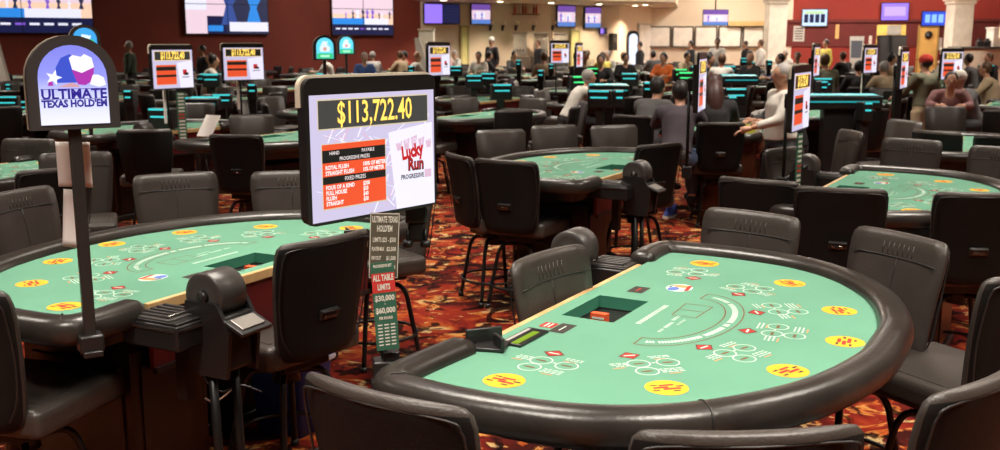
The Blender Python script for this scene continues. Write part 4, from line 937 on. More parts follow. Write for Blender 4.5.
CROWD = [(192, 21, 0, 'white', HAIRK, 'white-shirted seated player left of the green arched signs'), (236, 24, 200, 'black', HAIRB, 'seated player in black below the middle video wall'), (346, 23, 180, 'white', HAIRB, 'seated player in white between the two green arched signs'),
 (366, 25, 190, 'blue', HAIRG, 'seated player in a blue top below the nearest basketball video wall'), (373, 27, 200, 'ltgrey', HAIRG, 'grey-haired seated player beside the blue top below the basketball wall'), (392, 26, 200, 'white', SKIN, 'bald seated player in white near the end of the red wall'),
 (406, 28, 180, 'tan', HAIRB, 'seated player in tan just right of the bald one'), (420, 25, 200, 'red', HAIRK, 'seated player in a red shirt at the end of the dark red wall'), (450, 27, 180, 'pink', HAIRK, 'seated player in a pink shirt right of the left tall display'),
 (462, 29, 200, 'white', HAIRG, 'seated player in white below the pale yellow door'), (473, 30, 160, 'black', HAIRK, 'seated player in black below the small pink television'), (486, 28, 190, 'white', HAIRK, 'seated player in white below the black-clad person with white cap'),
 (549, 27, 200, 'tan', HAIRB, 'seated player in tan behind the centre small display'), (597, 28, 200, 'tan', HAIRB, 'seated player in tan below the purple televisions'), (607, 27, 180, 'yellow', HAIRB, 'seated player in yellow below the tiny wall screen'), (614, 30, 210, 'ltgrey', HAIRG, 'seated player in light grey below the dark wall box'),
 (602, 22, 180, 'black', HAIRK, 'seated player in black, nearest below the two purple televisions'), (622, 26, 90, 'black', HAIRK, 'seated player in black left of the arched totem base'), (632, 25, 200, 'white', SKIN, 'seated player in white just under the arched totem'), (640, 22, 100, 'black', HAIRK, 'seated player in black under the white door'),
 (668, 21, 200, 'orange', HAIRK, 'seated player in an orange shirt left of the slim cream-topped display'), (676, 26, 180, 'tan', HAIRK, 'seated player in tan behind the orange shirt'), (697, 24, 160, 'black', HAIRK, 'seated player in black behind the slim cream-topped display'), (708, 20, 200, 'white', HAIRB, 'seated player in white right of the slim cream-topped display'),
 (725, 24, 190, 'grey', HAIRK, 'seated player in grey below the fourth white board'), (757, 22, 200, 'black', SKIN2, 'seated player with a shaved head below the left cream column'), (782, 27, 200, 'white', HAIRG, 'seated player in white at the foot of the left cream column'), (789, 25, 180, 'pink', HAIRB, 'seated player in pink right of the left cream column'),
 (804, 24, 90, 'blue', HAIRK, 'seated player in dark blue under the menu screen'), (848, 25, 200, 'black', HAIRB, 'seated player in black in front of the leaning kiosk'), (862, 24, 190, 'tan', HAIRK, 'seated player in tan right of the leaning kiosk'), (930, 23, 180, 'white', HAIRB, 'seated player in white right of the red cap'),
 (976, 22, 200, 'grey', HAIRK, 'seated player in grey before the cream counter'), (988, 24, 190, 'black', HAIRB, 'seated player in black before the cream counter'), (512, 31, 200, 'grey', HAIRK, 'seated player in grey below the liquor shelf'), (660, 29, 90, 'grey', HAIRK, 'seated player in grey below the leftmost white board'),
 (742, 27, 200, 'ltgrey', HAIRK, 'seated player in light grey below the black-clad standing person by the boards'), (255, 26, 200, 'grey', HAIRB, 'seated player in grey right of the middle video wall base'), (434, 30, 190, 'black', HAIRK, 'seated player in black behind the left tall display')]
taken = set()
for px, Y, dg, sh, hr, lb in CROWD:
    p = P(px, Y); so_ = False
    cand = sorted(((abs(500 + 1000 * a_ / b_ - px) / 6 + abs(b_ - Y) / 4, i_) for i_, (a_, b_, _, _) in enumerate(STL) if i_ not in taken))
    if cand and cand[0][0] < 2.6: i_ = cand[0][1]; taken.add(i_); so = STL[i_][3]; so_ = True; dg = STL[i_][2]; p = Vector((so.location.x, so.location.y, 0))
    person('sit', False, p.x, p.y, dg, sh, 'black', hr if hr not in (SKIN, SKIN2) else hr, lb, h=1.06, skin=SKIN2 if hr is SKIN2 else SKIN, seated_on=so_)
# stools under the seated people who stand clear of the table rows
for (px, Y, dg, what) in [(884, 17.0, 100, 'carrying the tan-shirted person'), (945, 13.6, -110, 'carrying the plaid-shirted person'), (856, 18, 80, 'carrying the person in black with a white cuff')]:
    p = P(px, Y); a = R(dg); stool(p.x - .32 * math.cos(a), p.y - .32 * math.sin(a), dg, 'dark stool ' + what, True)

# ------------------------------------------------------------------ jackpot displays
JW, JH = .56, .44
SCRN = E_('display_lavender', (.58, .53, .74), .95); SCRW = E_('display_white', (.80, .78, .92), .98); SGREY = mat('display_grey_bar', (.10, .11, .12), .12)
SORG = E_('display_orange_red', (.80, .09, .03), .95); SBLK = E_('display_black', (.02, .022, .02), .6); SYEL = E_('display_yellow', (1.0, .66, .12), 1.25); STXT = E_('display_text', (.95, .85, .85), 1.0); SRED = E_('display_red', (.55, .015, .015), .9); SDK = E_('display_maroon', (.10, .01, .01), .8); SPNK = E_('display_pink_tint', (.72, .50, .66), .9)
def make_display(full):
    t = thing('jackpot_display', 'x', 'display'); w, h = JW, JH
    q = MB(); o = rrect(w / 2, h / 2, .03, 4); q.prism(o, -.006, .012, BLKP, M=XZ); q.build('bezel', t)
    oc = [(x, y) for x, y in rrect(w / 2 + .007, h / 2 + .008, .038, 5)]; oc = [(x, max(y, h / 2 - .085)) for x, y in oc]; dd = []
    for p_ in oc:
        if p_ not in dd: dd.append(p_)
    q = MB(); q.prism(dd, -.022, -.0062, CREAM, M=XZ); q.prism(rrect(w / 2 - .002, h / 2 - .002, .03, 4), -.024, -.0065, BLKP, M=XZ)
    q.prism(rrect(w / 2 * .8, h / 2 * .8, .03, 4), -.038, -.024, GRYP, M=XZ); q.build('rear_casing', t)
    sx0, sx1, sz0, sz1 = -w / 2 + .016, w / 2 - .010, -h / 2 + .010, h / 2 - .050; sw, sh = sx1 - sx0, sz1 - sz0
    q = MB(); Y0 = -.0125
    def R_(u0, v0, u1, v1, m, y): q.poly([(sx0 + u0 * sw, y, sz1 - v1 * sh), (sx0 + u1 * sw, y, sz1 - v1 * sh), (sx0 + u1 * sw, y, sz1 - v0 * sh), (sx0 + u0 * sw, y, sz1 - v0 * sh)], m)
    def T(s, u, v, size, m, y=-.0145, sx=1.0, rot=0, al='CENTER', bold=0, fit=None):
        q.text(s, size * sh, m, Matrix.Translation((sx0 + u * sw, y, sz1 - v * sh)) @ Matrix.Rotation(rot, 4, 'Y') @ Matrix.Rotation(PI / 2, 4, 'X'), sx=sx, align=al, bold=bold, fit=(fit * sw if fit else None))
    R_(0, 0, 1, 1, SCRN, Y0)
    rj = random.Random(4)
    if full:
        for k in range(110):     # pale crossing streaks of the background artwork
            u, v = rj.random(), .3 + .7 * rj.random(); a = rj.choice((.9, -.7, .4, -1.2)); L_ = .10 + .1 * rj.random(); du, dv = math.cos(a) * L_, math.sin(a) * L_
            pts = [(u, v), (u + du, v + dv), (u + du + .012, v + dv), (u + .012, v)]
            if all(0 <= a_ <= 1 and 0 <= b_ <= 1 for a_, b_ in pts): q.poly([(sx0 + a_ * sw, Y0 - .0003, sz1 - b_ * sh) for a_, b_ in pts], SCRW if k % 3 else SPNK)
    q.poly([(sx0 + a_ * sw, Y0 - .0006, sz1 - b_ * sh) for a_, b_ in ((.60, .34), (.98, .28), (1.0, 1.0), (.66, 1.0))], SCRW)
    R_(.055, .035, .945, .275, SYEL if not full else E_('display_gold_line', (.75, .65, .45), .8), Y0 - .0005); R_(.06, .045, .94, .265, SGREY, Y0 - .001)
    T('$113,722.40', .50, .155, .25, SYEL, fit=.60, bold=.0012 if full else .004)
    if full:
        for k in range(7): R_(.255 + k * .078, .06, .259 + k * .078, .25, SBLK, Y0 - .0012)
    R_(.075, .385, .575, .91, E_('display_gold_line', (.75, .65, .45), .8), Y0 - .0008); R_(.08, .39, .57, .90, SORG, Y0 - .001); R_(.08, .435, .57, .535, SBLK, Y0 - .0012); R_(.08, .645, .57, .705, SBLK, Y0 - .0012)
    if full:
        T('HAND', .17, .462, .040, STXT, sx=.9); T('PAYABLE', .43, .462, .040, STXT, sx=.9); T('PROGRESSIVE PRIZES', .325, .512, .042, STXT, sx=.85)
        for s_, p_, v in (('ROYAL FLUSH', '100% OF METER', .575), ('STRAIGHT FLUSH', '10% OF METER', .620), ('FOUR OF A KIND', '$300', .735), ('FULL HOUSE', '$50', .778), ('FLUSH', '$40', .821), ('STRAIGHT', '$30', .864)):
            T(s_, .10, v, .046, STXT, sx=.85, al='LEFT', bold=.0006); T(p_, .385, v, .046, STXT, sx=.8, al='LEFT', bold=.0006)
        T('FIXED PRIZES', .325, .676, .046, STXT, sx=.85)
        for k in range(5):      # fan of pale playing cards behind the title
            u = .66 + k * .065; q.poly([(sx0 + a_ * sw, Y0 - .0009, sz1 - b_ * sh) for a_, b_ in ((u, .40 + .02 * abs(k - 2)), (u + .055, .38 + .02 * abs(k - 2)), (u + .045, .50), (u + .012, .50))], SPNK)
            T('AKQJ10'[k] if k < 4 else '10', u + .03, .43, .06, SCRW)
        T('Lucky', .80, .52, .155, SRED, sx=.72, rot=-.12, bold=.003); T('Run', .83, .635, .145, SDK, sx=.85, bold=.003); T('Run', .828, .63, .14, SRED, sx=.84, y=-.0147)
        T('PROGRESSIVE', .80, .735, .055, SBLK, sx=.85, bold=.0006); R_(.91, .69, .97, .76, SPNK, Y0 - .0007)
    else: R_(.74, .52, .84, .66, SRED, Y0 - .001); R_(.78, .60, .88, .67, SBLK, Y0 - .0012); R_(.72, .71, .9, .73, SBLK, Y0 - .0012)
    q.build('screen', t, recalc=False); return t
DSN = make_display(True); DSF = make_display(False)
def display(x, y, zc, yaw, label, full=False, scale=1.0, post=None, foot=TH - .05, pale=False):
    """yaw: turn of the face from pointing at -y"""
    d = copy_tree(DSN if full else DSF); d.location = (x, y, zc); d.rotation_euler = (0, 0, R(yaw)); d.scale = (scale,) * 3; d['label'] = label
    if post is not False:
        zb = -JH / 2; q = MB(); q.tube([(0, .085, .0), (0, .085, (foot - zc) / scale)], .012, BLKM, 8); q.box((0, .07, -.02), (.10, .05, .10), BLKP, bev=.01)
        q.box((0, .085, (foot - zc) / scale), (.07, .07, .09), BLKP, bev=.01); q.build('post', d)
        if pale: MB().box((-.028, .10, -.40), (.03, .012, .34), PAPER).build('pale_strip', d)
    return d
BIG = display(-.395, 3.10, 1.485, 51, 'large jackpot display reading $113,722.40 on a post between the two front tables', True, .985, post=False)
q = MB(); q.tube([(.16, .05, -.10), (.16, .075, -.10), (.16, .075, -.27)], .010, BLKM); q.box((.0, .045, -.02), (.12, .05, .12), BLKP, bev=.01); q.build('post', BIG)
def knobs(name, x, y, z, label, a=0):
    t = thing(name, label, 'clamp', (x, y, z), a)
    MB().box((0, 0, 0), (.075, .07, .06), BLKP, bev=.008).box((0, 0, -.06), (.06, .06, .07), BLKP, bev=.01).build('clamp_body', t)
    for s in (-1, 1): MB().lathe([(0, 0), (.016, 0), (.019, .01), (.016, .022), (0, .022)], BLKP, (s * .03, -.03, -.11), 10).tube([(s * .03, -.03, -.11), (s * .03, -.03, -.05)], .006, BLKM).build('clamp_knob', t)
    return t
p = atY(417, 222, 3.35); knobs('display_clamp', p.x, p.y, p.z + .03, 'black clamp with knobs hanging just under the big jackpot display')
sm = [(172, 67, 10.2, 62, 'small jackpot display above the second left table, right of the arched sign', True, 1.0), (243, 62, 12.2, 44, 'small jackpot display on a pale post, second from the left', True, 1.0), (438.5, 59, 13.4, 62, 'small turned jackpot display just right of the big one', True, 1.0),
      (559.5, 52, 18.0, 46, 'small jackpot display in the centre of the hall over the bent white shirt', True, .9), (579, 55, 16.5, 74, 'dark edge-on display beside the centre small jackpot display', True, .9), (701, 82, 7.6, 73, 'slim cream-topped display seen edge-on behind the jacketed players', True, 1.0),
      (800, 98, 6.95, 62, 'slim turned display with a cream frame on a post at the right table', True, 1.02), (870, 59, 16.0, 50, 'small turned jackpot display left of the red cap', True, 1.0), (903.5, 68, 10.3, 61, 'edge-on cream-cased display just left of the red cap', True, .95),
      (951.5, 64, 14.4, 36, 'small jackpot display on a dark post right of the red cap', True, 1.0), (816, 60, 12.5, 65, 'thin edge-on display left of the bushy brown hair', True, .9)]
for px, py, Y, yaw, lb, po, sc in sm:
    p = atY(px, py, Y); display(p.x, p.y, p.z, yaw, lb, False, sc, pale=px in (172, 243, 870))
# ------------------------------------------------------------------ arched table signs
def arch_sign(px, py, Y, yaw, label, kind, w=.285, h=.31, foot=TH - .1, fx=None):
    p = atY(px, py, Y); t = thing('arched_sign', label, 'sign', (p.x, p.y, p.z), R(yaw))
    def ar(w_, h_, n=14):
        r = w_ / 2; return [(-r, 0), (r, 0)] + [(r * math.cos(PI * k / n), h_ - r + r * math.sin(PI * k / n)) for k in range(n + 1)]
    dc = mat('sign_case_grey', (.045, .040, .040), .45)
    MB().prism(ar(w, h), -.03, .012, dc, M=XZ).build('sign_case', t)
    MB().prism(ar(w * .99, h * .99), -.034, -.030, BLKP, M=XZ).prism(ar(w, h), -.062, -.034, mat('sign_back_tan', (.34, .28, .20), .5), M=XZ).build('rear_case', t)
    q = MB(); W_, H_ = w * .76, h * .84; O = h * .055
    if kind == 'big':
        m = bpy.data.materials.new('backlit_blue_to_white'); m.use_nodes = True; n = m.node_tree.nodes; l = m.node_tree.links; b = n['Principled BSDF']
        tc = n.new('ShaderNodeTexCoord'); sp = n.new('ShaderNodeSeparateXYZ'); cr = n.new('ShaderNodeValToRGB'); l.new(tc.outputs['Generated'], sp.inputs[0]); l.new(sp.outputs['Z'], cr.inputs[0]); l.new(cr.outputs[0], b.inputs['Emission Color'])
        e = cr.color_ramp.elements; e[0].position = .05; e[0].color = (.80, .82, 1, 1); e[1].position = .95; e[1].color = (.17, .19, .80, 1); x_ = e.new(.33); x_.color = (.62, .66, .98, 1); x_ = e.new(.6); x_.color = (.24, .27, .88, 1)
        b.inputs['Emission Strength'].default_value = 1.0; b.inputs['Base Color'].default_value = (.1, .1, .1, 1)
    else: m = E_('sign_cyan', (.12, .62, .80), 1.2) if kind != 'blue' else E_('sign_sky', (.05, .35, .75), 1.1)
    q.prism([(x, y + O) for x, y in ar(W_, H_)], .010, .016, m, M=XZ); q.build('lit_panel', t)
    q = MB()
    def fp(pts, m, z=.0168): q.poly([XZ @ Vector((x * w, y * h, z)) for x, y in pts], m)
    if kind == 'big':
        wt = E_('sign_white', (.85, .85, .97), 1); nv = E_('sign_navy', (.035, .02, .30), .8); mg = E_('sign_magenta', (.42, .04, .42), .9); bl = E_('sign_mid_blue', (.05, .09, .60), .9)
        fp([(-.20, .50), (.10, .50), (.13, .62), (.08, .74), (-.02, .80), (-.12, .76), (-.18, .66)], bl)
        fp([(-.03, .76), (.01, .79), (.10, .77), (.14, .80), (.22, .76), (.24, .66), (.10, .60), (.0, .62)], wt, .0172)
        fp([(-.01, .64), (.10, .60), (.24, .66), (.22, .52), (.13, .47), (.05, .48)], mg, .0174)
        st = [( -.21 + (.085 if k % 2 == 0 else .036) * math.sin(2 * PI * k / 10 + .3) * 1.1, .555 + (.085 if k % 2 == 0 else .036) * math.cos(2 * PI * k / 10 + .3)) for k in range(10)]; 
        for k in range(10): q.poly([XZ @ Vector((a * w, b_ * h, .0178)) for a, b_ in ((-.21, .555), st[k], st[(k + 1) % 10])], wt)
        fp([(.18, .48), (.22, .58), (.28, .58), (.34, .55), (.36, .47), (.28, .45)], wt, .0178); fp([(-.28, .47), (-.26, .53), (-.23, .53), (-.22, .47)], mg, .0176)
        fp([(-.18, .455), (-.02, .50), (.06, .47), (.06, .45)], E_('sign_rose', (.65, .35, .40), .9), .0176)
        def tx(s, yy, sz, ft_, bold): q.text(s, sz * h, nv, XZ @ Matrix.Translation((0, yy * h, .0185)), fit=ft_ * W_, bold=bold)
        tx('ULTIMATE', .375, .150, .95, .0014); tx("TEXAS HOLD'EM", .275, .105, .95, .0014)
        for yy, x0, x1 in ((.43, -.365, .365), (.325, -.365, .365)): fp([(x0, yy), (x1, yy), (x1, yy + .006), (x0, yy + .006)], nv, .0184)
    elif kind == 'blue':
        fp([(-.2, .15), (.25, .15), (.3, .5), (.05, .6), (-.15, .45)], E_('sign_green', (.05, .60, .25), 1)); fp([(-.15, .45), (.1, .4), (.2, .65), (-.1, .7)], E_('sign_pale', (.75, .9, .95), 1), .0172)
    else:
        gr = E_('sign_green', (.05, .60, .25), 1.1); fp([(-.36, .06), (.36, .06), (.36, .27), (-.36, .27)], gr); fp([(-.2, .33), (.2, .33), (.24, .5), (.1, .62), (.14, .74), (-.08, .76), (-.18, .6), (-.24, .46)], E_('sign_pale', (.75, .9, .95), 1), .0172)
        fp([(-.08, .38), (.06, .38), (.08, .5), (-.06, .52)], E_('sign_coral', (.8, .35, .3), .9), .0176); fp([(-.2, .12), (.2, .12), (.2, .2), (-.2, .2)], E_('sign_mint', (.5, .95, .7), 1), .0174)
    q.build('printed_art', t, recalc=False)
    MB().box((0, .03, -(p.z - foot) / 2), (.036, .030, p.z - foot), mat('pole_dark_bronze', (.035, .030, .028), .4, metal=.3), bev=.003).build('pole', t)
    MB().box((0, .03, foot - p.z), (.075, .075, .06), BLKP, bev=.008).box((0, .03, foot - p.z - .03), (.06, .1, .02), BLKP, bev=.004).build('clamp', t)
    return t
arch_sign(76, 129, 3.12, 32, 'large backlit arched sign reading ULTIMATE TEXAS HOLD\'EM on a dark pole at the left', 'big', w=.262, h=.288, foot=.84)
arch_sign(86, 57, 9.8, 30, 'arched sign glowing blue and green, peeking out behind the large arched sign', 'blue')
arch_sign(325, 60, 12.8, 22, 'green glowing arched sign, left and larger one of the pair below the video walls', 'green', foot=.05)
arch_sign(346.5, 54.5, 16.2, 18, 'green glowing arched sign, right and smaller one of the pair below the video walls', 'green', foot=.05)
# paper sheets hanging behind the arched sign pole
for k, (x0, x1, y0, y1, tilt, lb) in enumerate(((54, 94, 142, 187, 0, 'pale paper sheet hung behind the arched sign pole, upper one'), (60, 88, 190, 248, .10, 'pale paper sheet hung behind the arched sign pole, lower tilted one'))):
    a_, b_ = atY(x0, y0, 3.30), atY(x1, y1, 3.30); w, h = b_.x - a_.x, a_.z - b_.z
    q = MB(); g = 8; rows = [[Vector((-w / 2 + w * i / g, .004 * math.sin(3 * i / g), -h / 2 + h * j / g)) for i in range(g + 1)] for j in range(g + 1)]
    vs = [[q.bm.verts.new(v) for v in r] for r in rows]; fs = [q.bm.faces.new((vs[j][i], vs[j][i + 1], vs[j + 1][i + 1], vs[j + 1][i])) for i in range(g) for j in range(g)]
    q._fin(fs, PAPER, True); o = q.build('paper_sheet', loc=((a_.x + b_.x) / 2, 3.30, (a_.z + b_.z) / 2), rot=(0, tilt, R(-8)), label=lb, category='paper sheet')
    sd = o.modifiers.new('s', 'SOLIDIFY'); sd.thickness = .0012
# ------------------------------------------------------------------ betting limit cards below the big display
GRN = mat('card_green', (.035, .12, .075), .5); OLV = mat('card_olive', (.10, .085, .06), .45); CRD = mat('card_red', (.60, .035, .03), .5); CTX = mat('card_lettering', (.72, .68, .60), .6)
p = atY(385, 372, 3.0); base = thing('limit_card_stand', 'black clamp and post holding the betting limit cards at the front table', 'stand', (p.x, p.y, p.z), R(10))
MB().tube([(0, .012, 0), (0, .012, .38), (0, .10, .44), (0, .235, .47), (0, .235, .64)], .010, BLKM).build('post', base)
MB().box((0, 0, 0), (.075, .07, .085), BLKP, bev=.006).box((.02, .0, .055), (.05, .05, .03), BLKP, bev=.004).box((-.03, -.04, -.05), (.03, .05, .08), BLKP, bev=.006).build('clamp', base)
MB().lathe([(0, 0), (.012, 0), (.014, .02), (0, .02)], CHROME, (.0, -.05, -.06), 10).build('clamp_screw', base)
def card(x0, y0, x1, y1, Y, yaw, roll, label, bg, fn):
    a_, b_ = atY(x0, y0, Y), atY(x1, y1, Y); w, h = (b_.x - a_.x) / math.cos(R(yaw)), a_.z - b_.z
    t = thing('limit_card', label, 'card', ((a_.x + b_.x) / 2, Y, (a_.z + b_.z) / 2), R(yaw)); t.rotation_euler = (0, roll, R(yaw))
    MB().box((0, 0, 0), (w, .004, h), bg, bev=.0008).build('card_sheet', t)
    q = MB()
    def T(s, v, sz, m=CTX, sx=1.0, u=0, al='CENTER', bold=.0004, fit=None): q.text(s, sz * h, m, Matrix.Translation((u * w, -.0032, h / 2 - v * h)) @ Matrix.Rotation(PI / 2, 4, 'X'), sx=sx, align=al, bold=bold, fit=(fit * w if fit else None))
    def B(u0, v0, u1, v1, m, y=-.0025): q.poly([(u0 * w, y, h / 2 - v1 * h), (u1 * w, y, h / 2 - v1 * h), (u1 * w, y, h / 2 - v0 * h), (u0 * w, y, h / 2 - v0 * h)], m)
    fn(T, B, w, h); q.build('lettering', t, recalc=False); return t
def c1(T, B, w, h):
    B(-.49, 0.005, .49, .015, CTX); B(-.49, .985, .49, .995, CTX); B(-.49, .0, -.47, 1, CTX); B(.47, 0, .49, 1, CTX)
    T('ULTIMATE TEXAS', .10, .13, fit=.86, bold=.0008); T("HOLD'EM", .24, .13, fit=.52, bold=.0008); T('LIMITS $25 - $500', .41, .10, fit=.78)
    T('PLAYER MAX', .55, .085, u=-.42, al='LEFT', fit=.42); T('$2,500', .55, .085, u=.08, al='LEFT', fit=.32); T('PAYOUT', .69, .085, u=-.42, al='LEFT', fit=.32); T('$1,500', .69, .085, u=.08, al='LEFT', fit=.32); T('SEE DEALER FOR RULES', .83, .07, fit=.8)
def c2(T, B, w, h):
    B(-.5, 0, .5, .09, GRN); T('PROGRESSIVE BET', .04, .045, fit=.8); B(-.5, .12, .5, .34, CRD, -.0024)
    T('ALL TABLE', .175, .095, fit=.9, bold=.0010); T('LIMITS', .28, .090, fit=.55, bold=.0010); T('$30,000', .405, .088, fit=.86, bold=.0008); T('-', .465, .05); T('$60,000', .545, .088, fit=.86, bold=.0008)
    T('PER ROUND', .63, .045, fit=.6)
    for r_ in range(7):
        for c_ in range(3): B(-.38 + c_ * .28, .70 + r_ * .038, -.18 + c_ * .28, .715 + r_ * .038, CTX)
card(369, 213, 399, 278, 2.98, 12, .05, 'olive and brown limits card with pale lettering, just under the big display', OLV, c1)
card(373, 262, 397, 350, 2.955, 16, -.05, 'green betting limits card with a red ALL TABLE LIMITS heading', GRN, c2)
# strip of limit cards on the posts of other displays
for px, y0, y1, Y, lb in ((182, 92, 142, 10.05, 'narrow stack of limit cards below the leftmost small jackpot display'), (798, 133, 205, 6.85, 'narrow strip of red and green limit cards below the slim turned display')):
    a_, b_ = atY(px, y0, Y), atY(px, y1, Y); h = a_.z - b_.z; t = thing('limit_card', lb, 'card', (a_.x, Y - .05, (a_.z + b_.z) / 2), R(35 if px < 500 else 50))
    MB().box((0, 0, 0), (.085, .006, h), GRN, bev=.001).build('card_sheet', t)
    q = MB()
    for k in range(14):
        z = h / 2 - (k + .6) * h / 15; q.box((0, -.005, z), (.06, .002, h / 32), CRD if 6 <= k <= 7 else CTX)
    q.build('lettering', t)
# loose sheet and pad on the second table, blue bin and cables under the left table
p = at(207, 133, TH); MB().box((0, 0, .05), (.20, .015, .26), PAPER, bev=.002).build('tilted_notice', loc=(p.x, p.y, TH + .03), rot=(R(-35), 0, R(-30)), label='tilted pale notice at the edge of the second left table', category='notice')
t = thing('blue_bin', 'blue plastic bin on the carpet under the left table, behind the big dark stool', 'bin', (-.99, 4.52, 0), R(62)); BLB = mat('bin_blue', (.03, .12, .75), .45)
def sq(w, d, z): return [Vector((x, y, z)) for x, y in rrect(w / 2, d / 2, .02, 3)]
MB().rings([sq(.20, .26, 0), sq(.24, .32, .34), sq(.26, .34, .345), sq(.26, .34, .36), sq(.235, .31, .36), sq(.19, .25, .02)], BLB).build('bin_body', t)
MB().rings([sq(.268, .348, .338), sq(.275, .355, .35), sq(.268, .348, .362)], mat('bin_liner', (.45, .42, .48), .5), cap=False).build('bin_liner', t)
cb = mat('white_cable', (.6, .56, .5), .5); rr_ = random.Random(8)
for k, (col, lb) in enumerate(((cb, 'white cable looped under the left table, by the shuffler'), (cb, 'white cable running along the carpet under the left stool'), (BLKP, 'black cable under the left table beside the shuffler stand'), (mat('pink_cable', (.6, .12, .12), .5), 'thin red cable sagging under the left table rail'))):
    if k == 0: pts = [atY(a, b, 3.75) for a, b in ((225, 366), (236, 372), (238, 380), (228, 393), (214, 402), (205, 398))]
    elif k == 1: pts = [at(a, b, .012) for a, b in ((52, 432), (70, 440), (95, 449), (120, 458))]
    elif k == 2: pts = [atY(a, b, 3.7) for a, b in ((195, 352), (205, 380), (222, 392), (240, 385), (262, 392))]
    else: pts = [atY(a, b, 3.6) for a, b in ((104, 351), (116, 350), (126, 344), (136, 333))]
    MB().tube(catmull(pts, 5), .004, col, 6).build('cable', label=lb, category='cable')
p = at(100, 440, 0); MB().box((0, 0, .03), (.5, .08, .05), BLKP, bev=.01).box((.1, 0, .06), (.3, .05, .012), GRYP).build('power_strip', loc=(p.x + .1, p.y + .25, 0), rot=(0, 0, .5), label='black power strip on the carpet under the left table', category='power strip')
# chips in front of the dealer
CY = mat('chip_yellow', (.60, .52, .05), .5); CW_ = mat('chip_white', (.70, .64, .55), .5)
for k in range(12):
    x, y = 2.42 + (k % 4) * .075, 10.12 + (k // 4) * .10 + (k % 4) * .03
    q = MB()
    hh = 8 + (k * 5) % 9; prof = []
    for j in range(hh): prof += [(.019, j * .0035 * 1.6), (.019, (j + .85) * .0035 * 1.6), (.0175, (j + .9) * .0035 * 1.6)]
    q.lathe([(0, 0)] + prof + [(0, hh * .0056)], CY if k % 4 != 3 else CW_, seg=12); o = q.build('chip_stack', loc=(x, y, TH + .001), label=('yellow' if k % 4 != 3 else 'white') + ' stack of chips on the table before the grey-haired dealer', category='chips', group='chip stacks before the dealer')
    o.scale = (1.3, 1.3, 1.3)
# ------------------------------------------------------------------ glowing table terminals
TEAL = E_('terminal_teal', (.05, .60, .62), 1.0); TEALD = E_('terminal_dark_teal', (.02, .28, .30), 1.0); GLG = E_('terminal_green', (.05, .75, .20), 1.4)
def make_terminal(m, w=.25):
    t = thing('betting_terminal', 'x', 'terminal')
    MB().box((0, 0, -.11), (w + .04, .16, .22), BLKP, bev=.015).box((0, .02, -.48), (.10, .10, .56), BLKP, bev=.01).build('terminal_body', t)
    q = MB(); q.poly([(-w / 2, -.085, -.022), (w / 2, -.085, -.022), (w / 2, -.085, .0), (-w / 2, -.085, .0)], m); q.build('terminal_screen', t, recalc=False)
    MB().poly([(-w * .42, -.085, -.10), (w * .42, -.085, -.10), (w * .42, -.085, -.08), (-w * .42, -.085, -.08)], m).build('lower_readout', t, recalc=False); return t
TT = make_terminal(TEAL); TG = make_terminal(GLG, .20); TV_ = make_terminal(TEAL, .09)
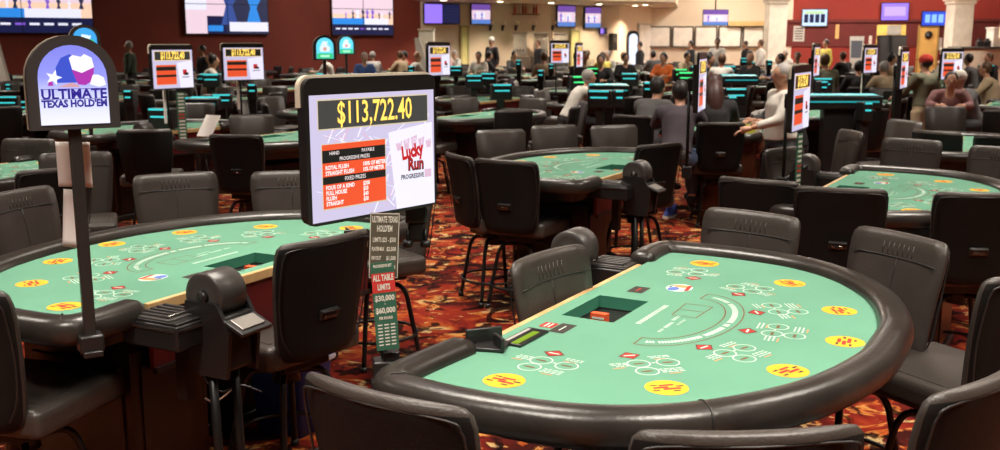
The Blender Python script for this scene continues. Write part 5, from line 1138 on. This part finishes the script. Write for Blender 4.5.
TL = [(8, 96, 14, 0), (20, 101, 15, 0), (10, 84, 20, 2), (163, 108, 10.8, 0), (130, 90, 13, 2), (212, 74, 17, 0), (194, 97, 14, 0), (222, 94, 15, 0), (252, 84, 14, 2), (322, 73, 14, 2), (348, 73, 17, 2), (474, 75, 17, 0), (489, 73, 18, 0), (501, 84, 14, 0), (519, 60, 24, 2), (541, 70, 19, 2), (600, 90, 12.5, 0), (619, 90, 12.4, 2), (591, 68, 18, 1), (578, 76, 15, 1), (630, 73, 17, 0), (648, 82, 13.5, 2),
      (680, 69, 17.5, 1), (686, 72, 16, 1), (728, 66, 21, 0), (727, 74, 18, 0), (735, 88, 13, 0), (731, 96, 12.3, 2), (746, 58, 26, 0), (769, 60, 24, 2), (823, 78, 15.5, 0), (822, 81, 15, 2), (900, 67, 14, 2), (865, 102, 11.5, 2), (986, 65, 20, 0), (984, 70, 19, 2), (752, 62, 24, 2), (412, 66, 20, 2), (437, 68, 19, 2), (697, 66, 20, 0), (456, 66, 22, 0), (551, 64, 24, 2)]
tlu = {}
for px, py, Y, k in TL:
    p = atY(px, py, Y); t = copy_tree((TT, TG, TV_)[k]); t.location = p; MB().box((0, .02, -(p.z + .2) / 2), (.07, .07, p.z - .2), BLKP, bev=.01).box((0, .02, .02 - p.z), (.3, .3, .04), BLKP, bev=.01).build('terminal_stand', t); t.rotation_euler = (0, 0, R((px * 7) % 30 - 15))
    ld = next(l[2] for l in LAND if l[0] <= px < l[1]); lb = ('green' if k == 1 else 'teal') + ('-lit narrow' if k == 2 else '-lit') + ' betting terminal ' + ld; tlu.setdefault(lb, []).append((Y, t))
for lb, v in tlu.items():
    v.sort(key=lambda a: a[0])
    for i, (Y, t) in enumerate(v): t['label'] = lb if len(v) == 1 else lb + ', ' + ('nearer one' if i == 0 else 'farther one' if i == 1 else 'farthest one')
for px, py, Y, w, lb in ((609, 83, 13.8, .55, 'long teal-lit terminal counter right of the green terminals'), (842, 93, 11.8, .95, 'long teal-lit terminal counter left of the edge-on cream display'), (741, 74, 17, .6, 'long teal-lit terminal counter behind the auburn hair'), (211, 73, 18, .5, 'long teal-lit terminal counter below the middle video wall'), (202, 96, 13.2, .4, 'long teal-lit terminal counter between the small jackpot displays')):
    p = atY(px, py, Y); t = thing('terminal_counter', lb, 'terminal', (p.x, p.y, 0), 0)
    MB().box((0, .08, p.z - .11), (w * 1.0, .24, .16), BLKP, bev=.02).box((0, .1, (p.z - .18) / 2), (w * .4, .16, p.z - .18), BLKP, bev=.01).build('counter_body', t)
    q = MB(); q.poly([(-w * .5, -.04, p.z - .04), (w * .5, -.04, p.z - .04), (w * .46, .20, p.z - .015), (-w * .46, .20, p.z - .015)], TEAL); q.poly([(-w * .45, -.055, p.z - .11), (w * .45, -.055, p.z - .11), (w * .45, -.055, p.z - .09), (-w * .45, -.055, p.z - .09)], TEALD); q.build('counter_screen', t, recalc=False)

for o in [TABN, TABF, SHUF, CHN, CHF, DSN, DSF, TT, TG, TV_] + list(PP.values()): kill(o)
